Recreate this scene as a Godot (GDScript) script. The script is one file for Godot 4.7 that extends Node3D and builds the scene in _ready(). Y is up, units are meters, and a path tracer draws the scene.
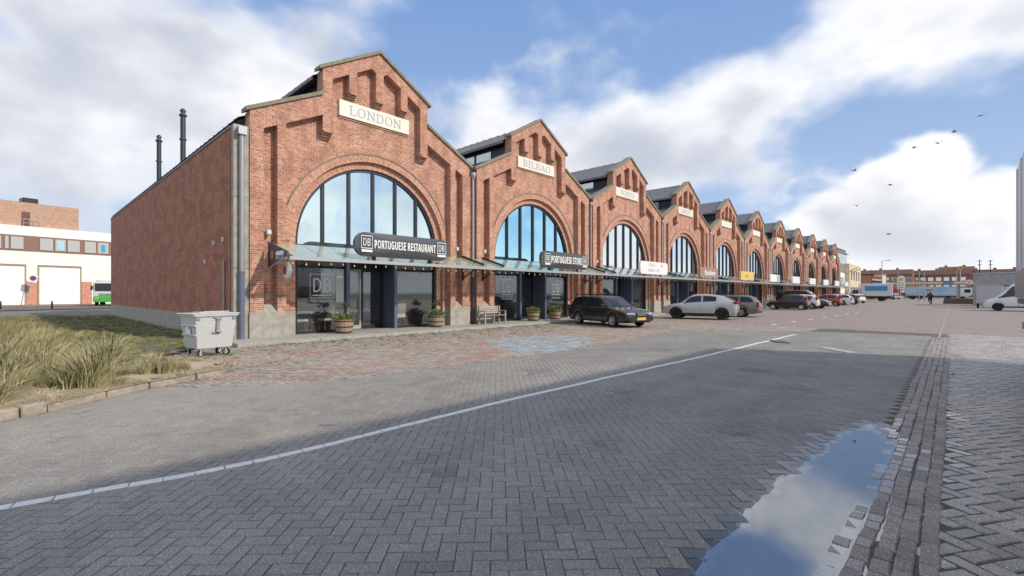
extends Node3D
# A row of eleven brick gabled halls along a paved quay road.
# World axes: +X runs along the street, facades lie at z = 0 and face +Z, camera stands at z = 16.9.

const BAY := 10.12
const BX0 := 5.08
const CAM := Vector3(0, 1.6, 16.9)
var mats := {}
var rng := RandomNumberGenerator.new()
var taken := {}
var noise_a := FastNoiseLite.new()
var noise_b := FastNoiseLite.new()

# ------------------------------------------------------------------ helpers
func lin(r: float, g: float, b: float, a := 1.0) -> Color:
	var c := Color(r, g, b).linear_to_srgb()
	c.a = a
	return c

func mat(key: String, c: Color, rough := 0.8, metal := 0.0) -> StandardMaterial3D:
	if mats.has(key):
		return mats[key]
	var m := StandardMaterial3D.new()
	m.resource_name = key
	m.albedo_color = lin(c.r, c.g, c.b, c.a)
	m.roughness = rough
	m.metallic = metal
	if c.a < 1.0:
		m.transparency = BaseMaterial3D.TRANSPARENCY_ALPHA
	mats[key] = m
	return m

func tmat(key: String, c: Color, rough: float, tex: Texture2D, size: Vector3, metal := 0.0, world := true) -> StandardMaterial3D:
	if mats.has(key):
		return mats[key]
	var m := mat(key, c, rough, metal)
	m.albedo_texture = tex
	m.uv1_triplanar = true
	m.uv1_world_triplanar = world
	m.uv1_triplanar_sharpness = 8.0
	m.uv1_scale = Vector3(1.0 / size.x, 1.0 / size.y, 1.0 / size.z)
	return m

func noise_tex(freq: float, lo: Color, hi: Color, seed_: int, size := 512, oct := 5, lo_at := 0.0, hi_at := 1.0) -> NoiseTexture2D:
	var n := FastNoiseLite.new()
	n.noise_type = FastNoiseLite.TYPE_SIMPLEX_SMOOTH
	n.seed = seed_
	n.frequency = freq
	n.fractal_octaves = oct
	var t := NoiseTexture2D.new()
	t.width = size
	t.height = size
	t.seamless = true
	t.noise = n
	var g := Gradient.new()
	g.set_color(0, lo.linear_to_srgb())
	g.set_color(1, hi.linear_to_srgb())
	g.set_offset(0, lo_at)
	g.set_offset(1, hi_at)
	t.color_ramp = g
	return t

func ST() -> SurfaceTool:
	var st := SurfaceTool.new()
	st.begin(Mesh.PRIMITIVE_TRIANGLES)
	return st

func tri(st: SurfaceTool, a: Vector3, b: Vector3, c: Vector3) -> void:
	var n := (b - a).cross(c - a).normalized()
	st.set_normal(n); st.add_vertex(a)
	st.set_normal(n); st.add_vertex(c)
	st.set_normal(n); st.add_vertex(b)

func quad(st: SurfaceTool, a: Vector3, b: Vector3, c: Vector3, d: Vector3) -> void:
	tri(st, a, b, c)
	tri(st, a, c, d)

func quad_uv(st: SurfaceTool, p: Array, uv: Array) -> void:
	var n: Vector3 = (p[1] - p[0]).cross(p[2] - p[0]).normalized()
	for k in [0, 2, 1, 0, 3, 2]:
		st.set_normal(n); st.set_uv(uv[k]); st.add_vertex(p[k])

func box(st: SurfaceTool, c: Vector3, s: Vector3, bs := Basis()) -> void:
	var h := s * 0.5
	var v := []
	for k in 8:
		v.append(c + bs * Vector3(h.x * (1 if k & 1 else -1), h.y * (1 if k & 2 else -1), h.z * (1 if k & 4 else -1)))
	quad(st, v[4], v[5], v[7], v[6])
	quad(st, v[1], v[0], v[2], v[3])
	quad(st, v[5], v[1], v[3], v[7])
	quad(st, v[0], v[4], v[6], v[2])
	quad(st, v[6], v[7], v[3], v[2])
	quad(st, v[0], v[1], v[5], v[4])

func bar(st: SurfaceTool, x0: float, x1: float, y0: float, y1: float, z0: float, z1: float) -> void:
	box(st, Vector3((x0 + x1) / 2, (y0 + y1) / 2, (z0 + z1) / 2), Vector3(absf(x1 - x0), absf(y1 - y0), absf(z1 - z0)))

# chamfered box
func cbox(st: SurfaceTool, c: Vector3, s: Vector3, ch: float, bs := Basis()) -> void:
	var h := s * 0.5
	var g := []
	for sx in [-1, 1]:
		for sy in [-1, 1]:
			for sz in [-1, 1]:
				var k := Vector3(sx, sy, sz)
				g.append([c + bs * (k * (h - Vector3(0, ch, ch))), c + bs * (k * (h - Vector3(ch, 0, ch))), c + bs * (k * (h - Vector3(ch, ch, 0))), k])
	var f := func(ids: Array, ax: int):
		quad(st, g[ids[0]][ax], g[ids[1]][ax], g[ids[2]][ax], g[ids[3]][ax])
	f.call([4, 6, 7, 5], 0); f.call([0, 1, 3, 2], 0)
	f.call([2, 3, 7, 6], 1); f.call([0, 4, 5, 1], 1)
	f.call([1, 5, 7, 3], 2); f.call([0, 2, 6, 4], 2)
	var e := func(i: int, j: int, a: int, b: int):
		var p := [g[i][a], g[j][a], g[j][b], g[i][b]]
		var n: Vector3 = (p[1] - p[0]).cross(p[2] - p[0])
		if n.dot(bs * (g[i][3] + g[j][3])) < 0:
			p.reverse()
		quad(st, p[0], p[1], p[2], p[3])
	for q in [[0, 4], [1, 5], [2, 6], [3, 7]]: e.call(q[0], q[1], 1, 2)
	for q in [[0, 2], [1, 3], [4, 6], [5, 7]]: e.call(q[0], q[1], 0, 2)
	for q in [[0, 1], [2, 3], [4, 5], [6, 7]]: e.call(q[0], q[1], 0, 1)
	for k in 8:
		var p := [g[k][0], g[k][1], g[k][2]]
		if ((p[1] - p[0]).cross(p[2] - p[0])).dot(bs * g[k][3]) < 0:
			p.reverse()
		tri(st, p[0], p[1], p[2])

# prism: polygon in XY pushed from z0 (back) to z1 (front)
func prism(st: SurfaceTool, poly: PackedVector2Array, z0: float, z1: float, xf := Transform3D()) -> void:
	var area := 0.0
	for k in poly.size():
		area += poly[k].cross(poly[(k + 1) % poly.size()])
	if area < 0.0:
		poly.reverse()
	var ids := Geometry2D.triangulate_polygon(poly)
	if ids.is_empty(): push_error("polygon not triangulated")
	for k in range(0, ids.size(), 3):
		var a := poly[ids[k]]; var b := poly[ids[k + 1]]; var c := poly[ids[k + 2]]
		if (b - a).cross(c - a) < 0:
			var t := b; b = c; c = t
		tri(st, xf * Vector3(a.x, a.y, z1), xf * Vector3(b.x, b.y, z1), xf * Vector3(c.x, c.y, z1))
		tri(st, xf * Vector3(a.x, a.y, z0), xf * Vector3(c.x, c.y, z0), xf * Vector3(b.x, b.y, z0))
	for k in poly.size():
		var a := poly[k]; var b := poly[(k + 1) % poly.size()]
		quad(st, xf * Vector3(b.x, b.y, z1), xf * Vector3(a.x, a.y, z1), xf * Vector3(a.x, a.y, z0), xf * Vector3(b.x, b.y, z0))

# smooth grid of points; rows are arrays of Vector3
func grid(st: SurfaceTool, rows: Array, closed := false) -> void:
	var nr := rows.size()
	var nc: int = rows[0].size()
	var nrm := []
	for i in nr:
		var r := []
		for j in nc:
			var j0 := (j - 1 + nc) % nc if closed else maxi(j - 1, 0)
			var j1 := (j + 1) % nc if closed else mini(j + 1, nc - 1)
			var du: Vector3 = rows[i][j1] - rows[i][j0]
			var dv: Vector3 = rows[mini(i + 1, nr - 1)][j] - rows[maxi(i - 1, 0)][j]
			var n := du.cross(dv)
			r.append(n.normalized() if n.length() > 1e-12 else Vector3.UP)
		nrm.append(r)
	for i in nr - 1:
		for j in (nc if closed else nc - 1):
			var j1 := (j + 1) % nc
			for q in [[i, j], [i + 1, j1], [i, j1], [i, j], [i + 1, j], [i + 1, j1]]:
				st.set_normal(nrm[q[0]][q[1]]); st.add_vertex(rows[q[0]][q[1]])

# round bar between two points
func rod(st: SurfaceTool, a: Vector3, b: Vector3, r0: float, r1 := -1.0, n := 10, caps := true) -> void:
	if r1 < 0: r1 = r0
	var d := (b - a).normalized()
	var u := d.cross(Vector3.UP if absf(d.y) < 0.9 else Vector3.RIGHT).normalized()
	var w := d.cross(u)
	var ra := []; var rb := []
	for k in n:
		var t := TAU * k / n
		var o := u * cos(t) + w * sin(t)
		ra.append(a + o * r0); rb.append(b + o * r1)
	grid(st, [ra, rb], true)
	if caps:
		for k in n:
			var k1 := (k + 1) % n
			tri(st, a, ra[k1], ra[k]); tri(st, b, rb[k], rb[k1])

# lathe round Y: profile of (radius, height) from bottom to top
func lathe(st: SurfaceTool, prof: Array, n := 24, xf := Transform3D()) -> void:
	var rows := []
	for p in prof:
		var r := []
		for k in n:
			var t := -TAU * k / n
			r.append(xf * Vector3(cos(t) * p.x, p.y, sin(t) * p.x))
		rows.append(r)
	grid(st, rows, true)

func node(called: String, what, m: Material, parent: Node) -> MeshInstance3D:
	var o := MeshInstance3D.new()
	o.name = called
	o.mesh = what.commit() if what is SurfaceTool else what
	if m: o.material_override = m
	parent.add_child(o, true)
	return o

func numbered(called: String) -> String:
	taken[called] = taken.get(called, -1) + 1
	return called if taken[called] == 0 else "%s_%03d" % [called, taken[called]]

func tag(o: Node, label: String, category: String, group := "", kind := "") -> void:
	o.set_meta("label", label); o.set_meta("category", category)
	if group: o.set_meta("group", group)
	if kind: o.set_meta("kind", kind)

func thing(called: String, label: String, category: String, at := Vector3.ZERO, turn := 0.0, group := "") -> Node3D:
	var o := Node3D.new()
	o.name = numbered(called)
	add_child(o)
	o.position = at
	o.rotation.y = turn
	tag(o, label, category, group)
	return o

func setting(called: String, label: String, category: String) -> Node3D:
	var o := Node3D.new()
	o.name = numbered(called)
	add_child(o)
	tag(o, label, category, "", "structure")
	return o

func text(words: String, h: float, m: Material, parent: Node, at: Vector3, called := "lettering", serif := false, depth := 0.012, stretch := 1.0, width := 0.0, bold := 400) -> MeshInstance3D:
	var t := TextMesh.new()
	var f := SystemFont.new()
	f.font_names = PackedStringArray(["Droid Serif" if serif else "Droid Sans"])
	f.font_weight = bold
	t.font = f
	t.text = words
	t.font_size = 48
	t.pixel_size = 0.01
	t.curve_step = 4.0
	t.depth = 0.01
	var bb := t.get_aabb()
	var k := h / maxf(bb.size.y, 0.001)
	var kx := k * stretch
	if width > 0: kx = width / maxf(bb.size.x, 0.001)
	t.depth = depth / k
	var o := MeshInstance3D.new()
	o.name = called
	o.mesh = t
	o.material_override = m
	parent.add_child(o, true)
	o.scale = Vector3(kx, k, k)
	o.position = at - Vector3((bb.position.x + bb.size.x / 2) * kx, (bb.position.y + bb.size.y / 2) * k, 0)
	return o

func pick(a: Array):
	return a[rng.randi() % a.size()]

# ------------------------------------------------------------------ sky
func sstep(a: float, b: float, x: float) -> float:
	var t := clampf((x - a) / (b - a), 0.0, 1.0)
	return t * t * (3.0 - 2.0 * t)

func make_sky() -> ImageTexture:
	var w := 1792
	var h := 896
	var n1 := FastNoiseLite.new(); n1.seed = 11; n1.frequency = 2.3; n1.fractal_octaves = 6; n1.fractal_gain = 0.52
	var n2 := FastNoiseLite.new(); n2.seed = 5; n2.frequency = 4.8; n2.fractal_octaves = 6; n2.fractal_gain = 0.55
	var n3 := FastNoiseLite.new(); n3.seed = 77; n3.frequency = 2.4; n3.fractal_octaves = 4
	for n in [n1, n2, n3]:
		n.noise_type = FastNoiseLite.TYPE_SIMPLEX_SMOOTH
	# cloud masses of this sky by where they hang: azimuth (degrees right of the hall street's opposite quarter) and height
	# each: azimuth, elevation, half width, half height (degrees), tilt, amount, crispness
	var masses := [
		[-50.0, 25.0, 20.0, 9.0, 0.0, 1.0, 0.0], [-40.0, 13.0, 15.0, 7.0, 0.0, 0.95, 0.0], [-29.0, 17.0, 9.0, 6.0, -0.1, 0.95, 0.3], [-36.0, 23.0, 8.0, 5.0, 0.0, 0.7, 0.2], [-25.0, 21.5, 4.0, 2.0, -0.2, 0.7, 0.6],
		[-20.0, 32.0, 8.0, 2.2, 0.0, 0.6, 0.0], [-3.0, 20.0, 3.2, 6.0, 0.0, 0.7, 0.2], [-7.0, 12.0, 7.0, 5.0, 0.0, 0.8, 0.1], [4.0, 13.0, 8.0, 5.0, 0.0, 0.8, 0.1],
		[11.0, 15.5, 9.0, 6.0, 0.1, 1.0, 0.1], [19.0, 17.0, 8.0, 4.6, 0.25, 1.0, 0.1], [26.0, 20.5, 8.0, 4.2, 0.3, 1.0, 0.15], [14.0, 22.0, 2.6, 4.0, -0.6, 0.6, 0.1],
		[34.0, 22.8, 9.0, 4.2, 0.2, 1.0, 0.1], [41.0, 22.5, 9.0, 3.6, 0.05, 1.0, 0.1], [49.0, 22.0, 10.0, 3.4, -0.1, 0.95, 0.1],
		[37.8, 7.2, 4.2, 3.0, 0.0, 1.0, 0.9], [41.8, 12.4, 2.4, 1.9, 0.0, 1.05, 1.0], [38.8, 10.4, 2.2, 1.7, 0.0, 0.7, 0.95], [43.0, 6.0, 4.0, 2.2, 0.0, 0.7, 0.9], [48.5, 7.6, 4.0, 2.6, 0.0, 0.75, 0.8],
		[33.6, 8.2, 2.0, 1.6, 0.0, 0.8, 0.9], [28.0, 4.0, 7.0, 2.0, 0.0, 0.7, 0.3]]
	var data := PackedFloat32Array()
	data.resize(w * h * 3)
	var view := atan2(cos(deg_to_rad(43.29)), sin(deg_to_rad(43.29)))   # angle from -Z towards +X
	for y in h:
		var el := PI * 0.5 - PI * (y + 0.5) / h
		var se := sin(el)
		var ce := cos(el)
		var eld := rad_to_deg(el)
		# clear air
		var t := pow(clampf(1.0 - se, 0.0, 1.0), 2.6)
		var clear := Color(0.13, 0.255, 0.54).lerp(Color(0.50, 0.63, 0.80), t)
		if eld <= 0.0:
			for x in w:
				var i0 := (y * w + x) * 3
				data[i0] = 0.42; data[i0 + 1] = 0.43; data[i0 + 2] = 0.45
			continue
		for x in w:
			var az := wrapf(TAU * (x + 0.5) / w, -PI, PI)
			var d := Vector3(sin(az) * ce, se, -cos(az) * ce)
			var a := rad_to_deg(wrapf(az - view, -PI, PI))
			# clouds lie in a layer: stretch them with distance
			var q := Vector3(d.x, d.y * 1.7, d.z)
			var f1 := n1.get_noise_3dv(q)
			var f2 := n2.get_noise_3dv(q)
			var bias := 0.0
			var crisp := 0.0
			var dull := 0.0
			if absf(a) < 75.0:
				for m in masses:
					var dx: float = a - m[0]
					var dy: float = eld - m[1] - dx * m[4]
					var r: float = (dx / m[2]) * (dx / m[2]) + (dy / m[3]) * (dy / m[3])
					if r < 6.0:
						var g: float = m[5] * exp(-r * 0.9)
						if m[6] == 0.0: dull = maxf(dull, g)
						if g > bias * 0.7: crisp = maxf(crisp * 0.5, m[6])
						bias = bias + g * (1.0 - bias * 0.45)
			var inside := 1.0 - sstep(56.0, 76.0, absf(a))
			inside *= 1.0 - sstep(32.0, 48.0, eld)
			bias = lerpf(0.80, bias, inside)
			var low := 1.0 - sstep(0.0, 9.0, eld)
			var v := bias * lerpf(0.62, 0.95, crisp) + f1 * lerpf(0.80, 0.35, crisp) + f2 * lerpf(0.42, 0.60, crisp) - 0.27 + low * 0.30
			var edge := lerpf(0.56, 0.08, crisp)
			var cover := sstep(-0.22, edge, v) * lerpf(0.93, 1.0, crisp)
			var thick := sstep(0.15, 0.85, v)
			# lit tops, greyer bellies
			var up := n1.get_noise_3dv(q + Vector3(0.05, 0.10, 0.12)) - f1
			var f3 := n3.get_noise_3dv(q * 1.3)
			var shade := sstep(-0.55, 1.15, 0.88 - 0.42 * thick - 0.50 * dull + up * 1.1 + f3 * 0.35 + 0.10 * crisp - 0.30 * crisp * (1.0 - sstep(5.5, 11.0, eld)))
			var cl := Color(0.50, 0.53, 0.60).lerp(Color(0.90, 0.90, 0.91), shade)
			var c := clear.lerp(cl, clampf(cover, 0.0, 1.0))
			c = c.lerp(Color(0.80, 0.82, 0.85), low * 0.55)
			var i := (y * w + x) * 3
			data[i] = c.r; data[i + 1] = c.g; data[i + 2] = c.b
	var im := Image.create_from_data(w, h, false, Image.FORMAT_RGBF, data.to_byte_array())
	return ImageTexture.create_from_image(im)

func build_light() -> void:
	var cam := Camera3D.new()
	cam.name = "camera"
	add_child(cam)
	cam.position = CAM
	var a := deg_to_rad(43.29)
	cam.look_at(CAM + Vector3(cos(a), 0, -sin(a)), Vector3.UP)
	cam.projection = Camera3D.PROJECTION_FRUSTUM
	cam.near = 0.05
	cam.far = 2000.0
	cam.size = 0.05 * 576.0 / 468.2
	cam.frustum_offset = Vector2(0, 0.05 * 5.1 / 468.2)
	cam.current = true
	var we := WorldEnvironment.new()
	we.name = "environment"
	var e := Environment.new()
	e.background_mode = Environment.BG_SKY
	var sky := Sky.new()
	var pm := PanoramaSkyMaterial.new()
	pm.panorama = make_sky()
	pm.energy_multiplier = 1.0
	sky.sky_material = pm
	e.sky = sky
	e.background_energy_multiplier = 1.0
	e.tonemap_mode = Environment.TONE_MAPPER_LINEAR
	e.tonemap_exposure = 1.2
	e.sdfgi_enabled = true
	e.ssao_enabled = true
	e.ssil_enabled = true
	we.environment = e
	add_child(we)
	var sun := DirectionalLight3D.new()
	sun.name = "sun"
	var el := deg_to_rad(34.2)
	var to := Vector3(0.374 * cos(el), sin(el), 0.927 * cos(el)).normalized()
	add_child(sun)
	sun.position = to * 50.0
	sun.look_at(Vector3.ZERO, Vector3.UP)
	sun.light_energy = 0.92
	sun.light_color = Color(1.0, 0.955, 0.89)
	sun.light_angular_distance = 1.6
	sun.shadow_enabled = true

# ------------------------------------------------------------------ shared textures
var brick_tex: ImageTexture
var brick_dark_tex: ImageTexture
var grime: NoiseTexture2D
var speckle: ImageTexture
var herring_tex: ImageTexture
var clinker_tex: ImageTexture

func make_brick(seed_: int, cols: Array, mortar: Color, mortar_var: float) -> ImageTexture:
	# 24 bricks by 80 courses, 4 mm to the pixel: 5.28 m by 5.12 m, a course of headers on a course of stretchers
	var r := RandomNumberGenerator.new()
	r.seed = seed_
	var im := Image.create(1320, 1280, false, Image.FORMAT_RGB8)
	im.fill(mortar.linear_to_srgb())
	for k in 9000:
		var v := 1.0 + r.randf_range(-mortar_var, mortar_var)
		im.fill_rect(Rect2i(r.randi() % 1320, r.randi() % 1280, r.randi_range(6, 40), r.randi_range(2, 5)), Color(mortar.r * v, mortar.g * v, mortar.b * v).linear_to_srgb())
	for row in 80:
		var head := row % 2 == 1
		var step := 27.5 if head else 55.0
		var off := 13.75 if head else (27.5 if row % 4 == 2 else 0.0)
		var n := 48 if head else 24
		for k in n:
			var c: Color = cols[r.randi() % cols.size()]
			var v := r.randf_range(0.88, 1.12)
			c = Color(c.r * v, c.g * v * r.randf_range(0.95, 1.05), c.b * v)
			var x := int(round(k * step + off))
			var y := row * 16 + 1
			var bw := int(step) - 3
			for q in 2:
				var xx := x - 1320 * q
				im.fill_rect(Rect2i(xx, y, bw, 13), c.linear_to_srgb())
				for s in 5:
					var v2 := r.randf_range(0.85, 1.15)
					im.fill_rect(Rect2i(xx + r.randi() % maxi(bw - 8, 1), y + r.randi() % 9, r.randi_range(3, 8), r.randi_range(1, 4)), Color(c.r * v2, c.g * v2, c.b * v2).linear_to_srgb())
	im.generate_mipmaps()
	return ImageTexture.create_from_image(im)

func make_speckle() -> ImageTexture:
	# exposed aggregate of concrete pavers: grey with pale and dark grains, 0.6 m by 0.6 m
	var r := RandomNumberGenerator.new()
	r.seed = 3
	var im := Image.create(768, 768, false, Image.FORMAT_RGB8)
	im.fill(Color(0.62, 0.62, 0.62))
	for k in 26000:
		var g := r.randf_range(0.50, 0.74)
		im.fill_rect(Rect2i(r.randi() % 768, r.randi() % 768, r.randi_range(1, 5), r.randi_range(1, 5)), Color(g, g, g * 1.01))
	for k in 6500:
		var g := r.randf_range(0.80, 1.0)
		var s := r.randi_range(2, 5)
		im.fill_rect(Rect2i(r.randi() % 768, r.randi() % 768, s, s), Color(g, g * 0.985, g * 0.95))
	for k in 3000:
		var g := r.randf_range(0.28, 0.42)
		var s := r.randi_range(2, 4)
		im.fill_rect(Rect2i(r.randi() % 768, r.randi() % 768, s, s), Color(g, g, g))
	return ImageTexture.create_from_image(im)

func make_herring(seed_: int, cols: Array, joint: Color) -> ImageTexture:
	# herringbone far down the street, where single pavers are too small to see: 64 by 64 half-pavers, 16 pixels each
	var r := RandomNumberGenerator.new()
	r.seed = seed_
	var im := Image.create(1024, 1024, false, Image.FORMAT_RGB8)
	im.fill(joint.linear_to_srgb())
	for x in 64:
		for y in 64:
			var k := posmod(x - y, 4)
			if k != 0 and k != 3: continue
			var c: Color = cols[r.randi() % cols.size()]
			var v := r.randf_range(0.85, 1.15)
			c = Color(c.r * v, c.g * v, c.b * v).linear_to_srgb()
			var sz := Vector2i(30, 14) if k == 0 else Vector2i(14, 30)
			for ox in [0, 1024]:
				for oy in [0, 1024]:
					im.fill_rect(Rect2i(Vector2i(x * 16 + 1 - ox, y * 16 + 1 - oy), sz), c)
	im.generate_mipmaps()
	return ImageTexture.create_from_image(im)

func make_textures() -> void:
	brick_tex = make_brick(1, [Color(0.50, 0.205, 0.125), Color(0.47, 0.18, 0.108), Color(0.42, 0.155, 0.098), Color(0.52, 0.235, 0.15), Color(0.37, 0.14, 0.095), Color(0.48, 0.195, 0.118), Color(0.54, 0.28, 0.19)], Color(0.60, 0.52, 0.43), 0.2)
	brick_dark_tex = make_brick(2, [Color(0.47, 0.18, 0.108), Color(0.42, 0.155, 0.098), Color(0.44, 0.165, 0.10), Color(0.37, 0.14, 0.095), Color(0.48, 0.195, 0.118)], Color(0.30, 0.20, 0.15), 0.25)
	grime = noise_tex(0.012, Color(0.76, 0.745, 0.72), Color(1, 1, 1), 21, 512, 5, 0.15, 0.75)
	speckle = make_speckle()
	herring_tex = make_herring(4, [Color(0.20, 0.197, 0.19), Color(0.175, 0.172, 0.168), Color(0.22, 0.215, 0.205)], Color(0.07, 0.066, 0.06))
	clinker_tex = make_herring(6, [Color(0.29, 0.245, 0.22), Color(0.30, 0.225, 0.195), Color(0.25, 0.21, 0.19), Color(0.27, 0.24, 0.215), Color(0.31, 0.265, 0.235)], Color(0.17, 0.155, 0.13))
	var bs := Vector3(5.28, 5.12, 5.28)
	var bm := tmat("brick", Color(1, 1, 1), 0.9, brick_tex, bs)
	bm.detail_enabled = true
	bm.detail_blend_mode = BaseMaterial3D.BLEND_MODE_MUL
	bm.detail_albedo = noise_tex(0.014, Color(0.74, 0.71, 0.68), Color(1.0, 1.0, 1.0), 23, 512, 6, 0.15, 0.65)
	bm.detail_uv_layer = BaseMaterial3D.DETAIL_UV_2
	bm.uv2_triplanar = true
	bm.uv2_world_triplanar = true
	bm.uv2_scale = Vector3(0.21, 0.13, 0.21)
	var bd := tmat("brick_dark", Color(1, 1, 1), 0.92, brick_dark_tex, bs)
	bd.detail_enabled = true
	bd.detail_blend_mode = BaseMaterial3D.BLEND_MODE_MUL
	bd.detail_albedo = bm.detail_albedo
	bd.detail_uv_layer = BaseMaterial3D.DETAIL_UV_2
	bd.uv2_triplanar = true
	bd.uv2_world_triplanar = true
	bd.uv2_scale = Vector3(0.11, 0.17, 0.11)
	var br := mat("brick_ring", Color(1, 1, 1), 0.9)
	br.albedo_texture = brick_tex
	tmat("concrete", Color(0.40, 0.385, 0.345), 0.85, grime, Vector3(2.6, 2.6, 2.6))
	tmat("kerbstone", Color(0.40, 0.355, 0.29), 0.9, grime, Vector3(0.8, 0.8, 0.8))
	tmat("coping", Color(0.27, 0.25, 0.19), 0.85, grime, Vector3(1.7, 1.7, 1.7))
	tmat("plaque", Color(0.80, 0.77, 0.68), 0.5, noise_tex(0.05, Color(0.9, 0.9, 0.88), Color(1, 1, 1), 8, 256), Vector3(1, 1, 1))
	mat("plaque_letter", Color(0.42, 0.44, 0.52), 0.6)
	tmat("zinc", Color(0.20, 0.20, 0.21), 0.55, grime, Vector3(3, 3, 3), 0.3)
	mat("steel_dark", Color(0.028, 0.034, 0.046), 0.38, 0.3)
	mat("steel_blue", Color(0.12, 0.15, 0.21), 0.4, 0.3)
	mat("steel_pale", Color(0.42, 0.44, 0.46), 0.42, 0.5)
	mat("door_frame", Color(0.46, 0.44, 0.41), 0.45, 0.2)
	mat("pipe_grey", Color(0.34, 0.35, 0.38), 0.45, 0.4)
	mat("pipe_dark", Color(0.06, 0.065, 0.085), 0.45, 0.3)
	var gl := mat("shop_glass", Color(0.80, 0.88, 0.90, 0.13), 0.02, 1.0)
	gl.albedo_texture = noise_tex(0.02, Color(0.9, 0.9, 0.9), Color(1, 1, 1), 72, 128)
	gl.uv1_triplanar = true
	var cg := mat("canopy_glass", Color(0.52, 0.62, 0.52, 0.50), 0.12)
	cg.metallic_specular = 0.6
	mat("arch_glass", Color(0.82, 0.96, 0.94), 0.015, 1.0)
	var wavy := noise_tex(0.008, Color(0, 0, 0), Color(1, 1, 1), 90, 256, 3)
	mat("arch_glass_cyan", Color(0.58, 0.92, 0.99), 0.015, 1.0)
	mat("arch_glass_pale", Color(0.86, 0.90, 0.91), 0.03, 1.0)
	for gk in ["arch_glass", "arch_glass_cyan", "arch_glass_pale"]:
		var gm: StandardMaterial3D = mats[gk]
		gm.heightmap_enabled = true
		gm.heightmap_texture = wavy
		gm.heightmap_scale = 0.16
		gm.uv1_triplanar = true
		gm.uv1_world_triplanar = true
		gm.uv1_scale = Vector3(0.45, 0.28, 0.45)
	mat("clerestory_glass", Color(0.50, 0.56, 0.55), 0.04, 0.9)
	mat("room_wall", Color(0.42, 0.41, 0.39), 0.9)
	mat("room_floor", Color(0.25, 0.21, 0.18), 0.6)
	mat("lamp_white", Color(0.6, 0.6, 0.58), 0.5)
	mat("bulb", Color(0.75, 0.60, 0.36), 0.25)
	mat("white_print", Color(0.82, 0.82, 0.80), 0.6)
	mat("black", Color(0.012, 0.012, 0.014), 0.5)
	mat("rubber", Color(0.02, 0.02, 0.021), 0.8)

# ------------------------------------------------------------------ the brick halls
func coping_line(x: float) -> float:
	var d := absf(x - 5.06)
	return 11.28 - d * 0.585 if d <= 2.36 else 7.62 + (4.82 - d) * 0.50 + 0.07

func mirror_poly(p: PackedVector2Array) -> PackedVector2Array:
	var q := PackedVector2Array()
	for v in p: q.append(Vector2(10.12 - v.x, v.y))
	q.reverse()
	return q

func arch_points(r: float, y_bottom: float, n := 40) -> PackedVector2Array:
	var p := PackedVector2Array()
	p.append(Vector2(5.06 - r, y_bottom))
	for k in n + 1:
		var t := PI - PI * k / n
		p.append(Vector2(5.06 + r * cos(t), 3.46 + r * sin(t)))
	p.append(Vector2(5.06 + r, y_bottom))
	return p

func arch_strip(st: SurfaceTool, r0: float, r1: float, z0: float, z1: float, y_bottom: float, brick_uv := true) -> void:
	# an arch of rectangular section with straight legs; bricks stand radially (u across the ring, v along it)
	var a := arch_points(r0, y_bottom, 56)
	var b := arch_points(r1, y_bottom, 56)
	var run := 0.0
	for k in a.size() - 1:
		var len_ := b[k].distance_to(b[k + 1])
		var v0 := run / 5.12
		var v1 := (run + len_) / 5.12
		run += len_
		var u0 := 0.0
		var u1 := (r1 - r0) / 5.28
		var u2 := u1 + (z1 - z0) / 5.28
		var A0 := Vector3(a[k].x, a[k].y, z1); var A1 := Vector3(a[k + 1].x, a[k + 1].y, z1)
		var B0 := Vector3(b[k].x, b[k].y, z1); var B1 := Vector3(b[k + 1].x, b[k + 1].y, z1)
		var dz := Vector3(0, 0, z0 - z1)
		quad_uv(st, [A0, A1, B1, B0], [Vector2(u0, v0), Vector2(u0, v1), Vector2(u1, v1), Vector2(u1, v0)])
		quad_uv(st, [A1, A0, A0 + dz, A1 + dz], [Vector2(u0, v1), Vector2(u0, v0), Vector2(u2, v0), Vector2(u2, v1)])
		quad_uv(st, [B0, B1, B1 + dz, B0 + dz], [Vector2(u0, v0), Vector2(u0, v1), Vector2(u2, v1), Vector2(u2, v0)])

func pane_poly(x0: float, x1: float, r: float, y0: float) -> PackedVector2Array:
	var p := PackedVector2Array([Vector2(x0, y0)])
	for k in 13:
		var x := lerpf(x0, x1, k / 12.0)
		var d := x - 5.06
		p.append(Vector2(x, 3.46 + sqrt(maxf(r * r - d * d, 0.0))))
	p.append(Vector2(x1, y0))
	if p[1].y - y0 < 0.02: p.remove_at(1)
	return p

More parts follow.
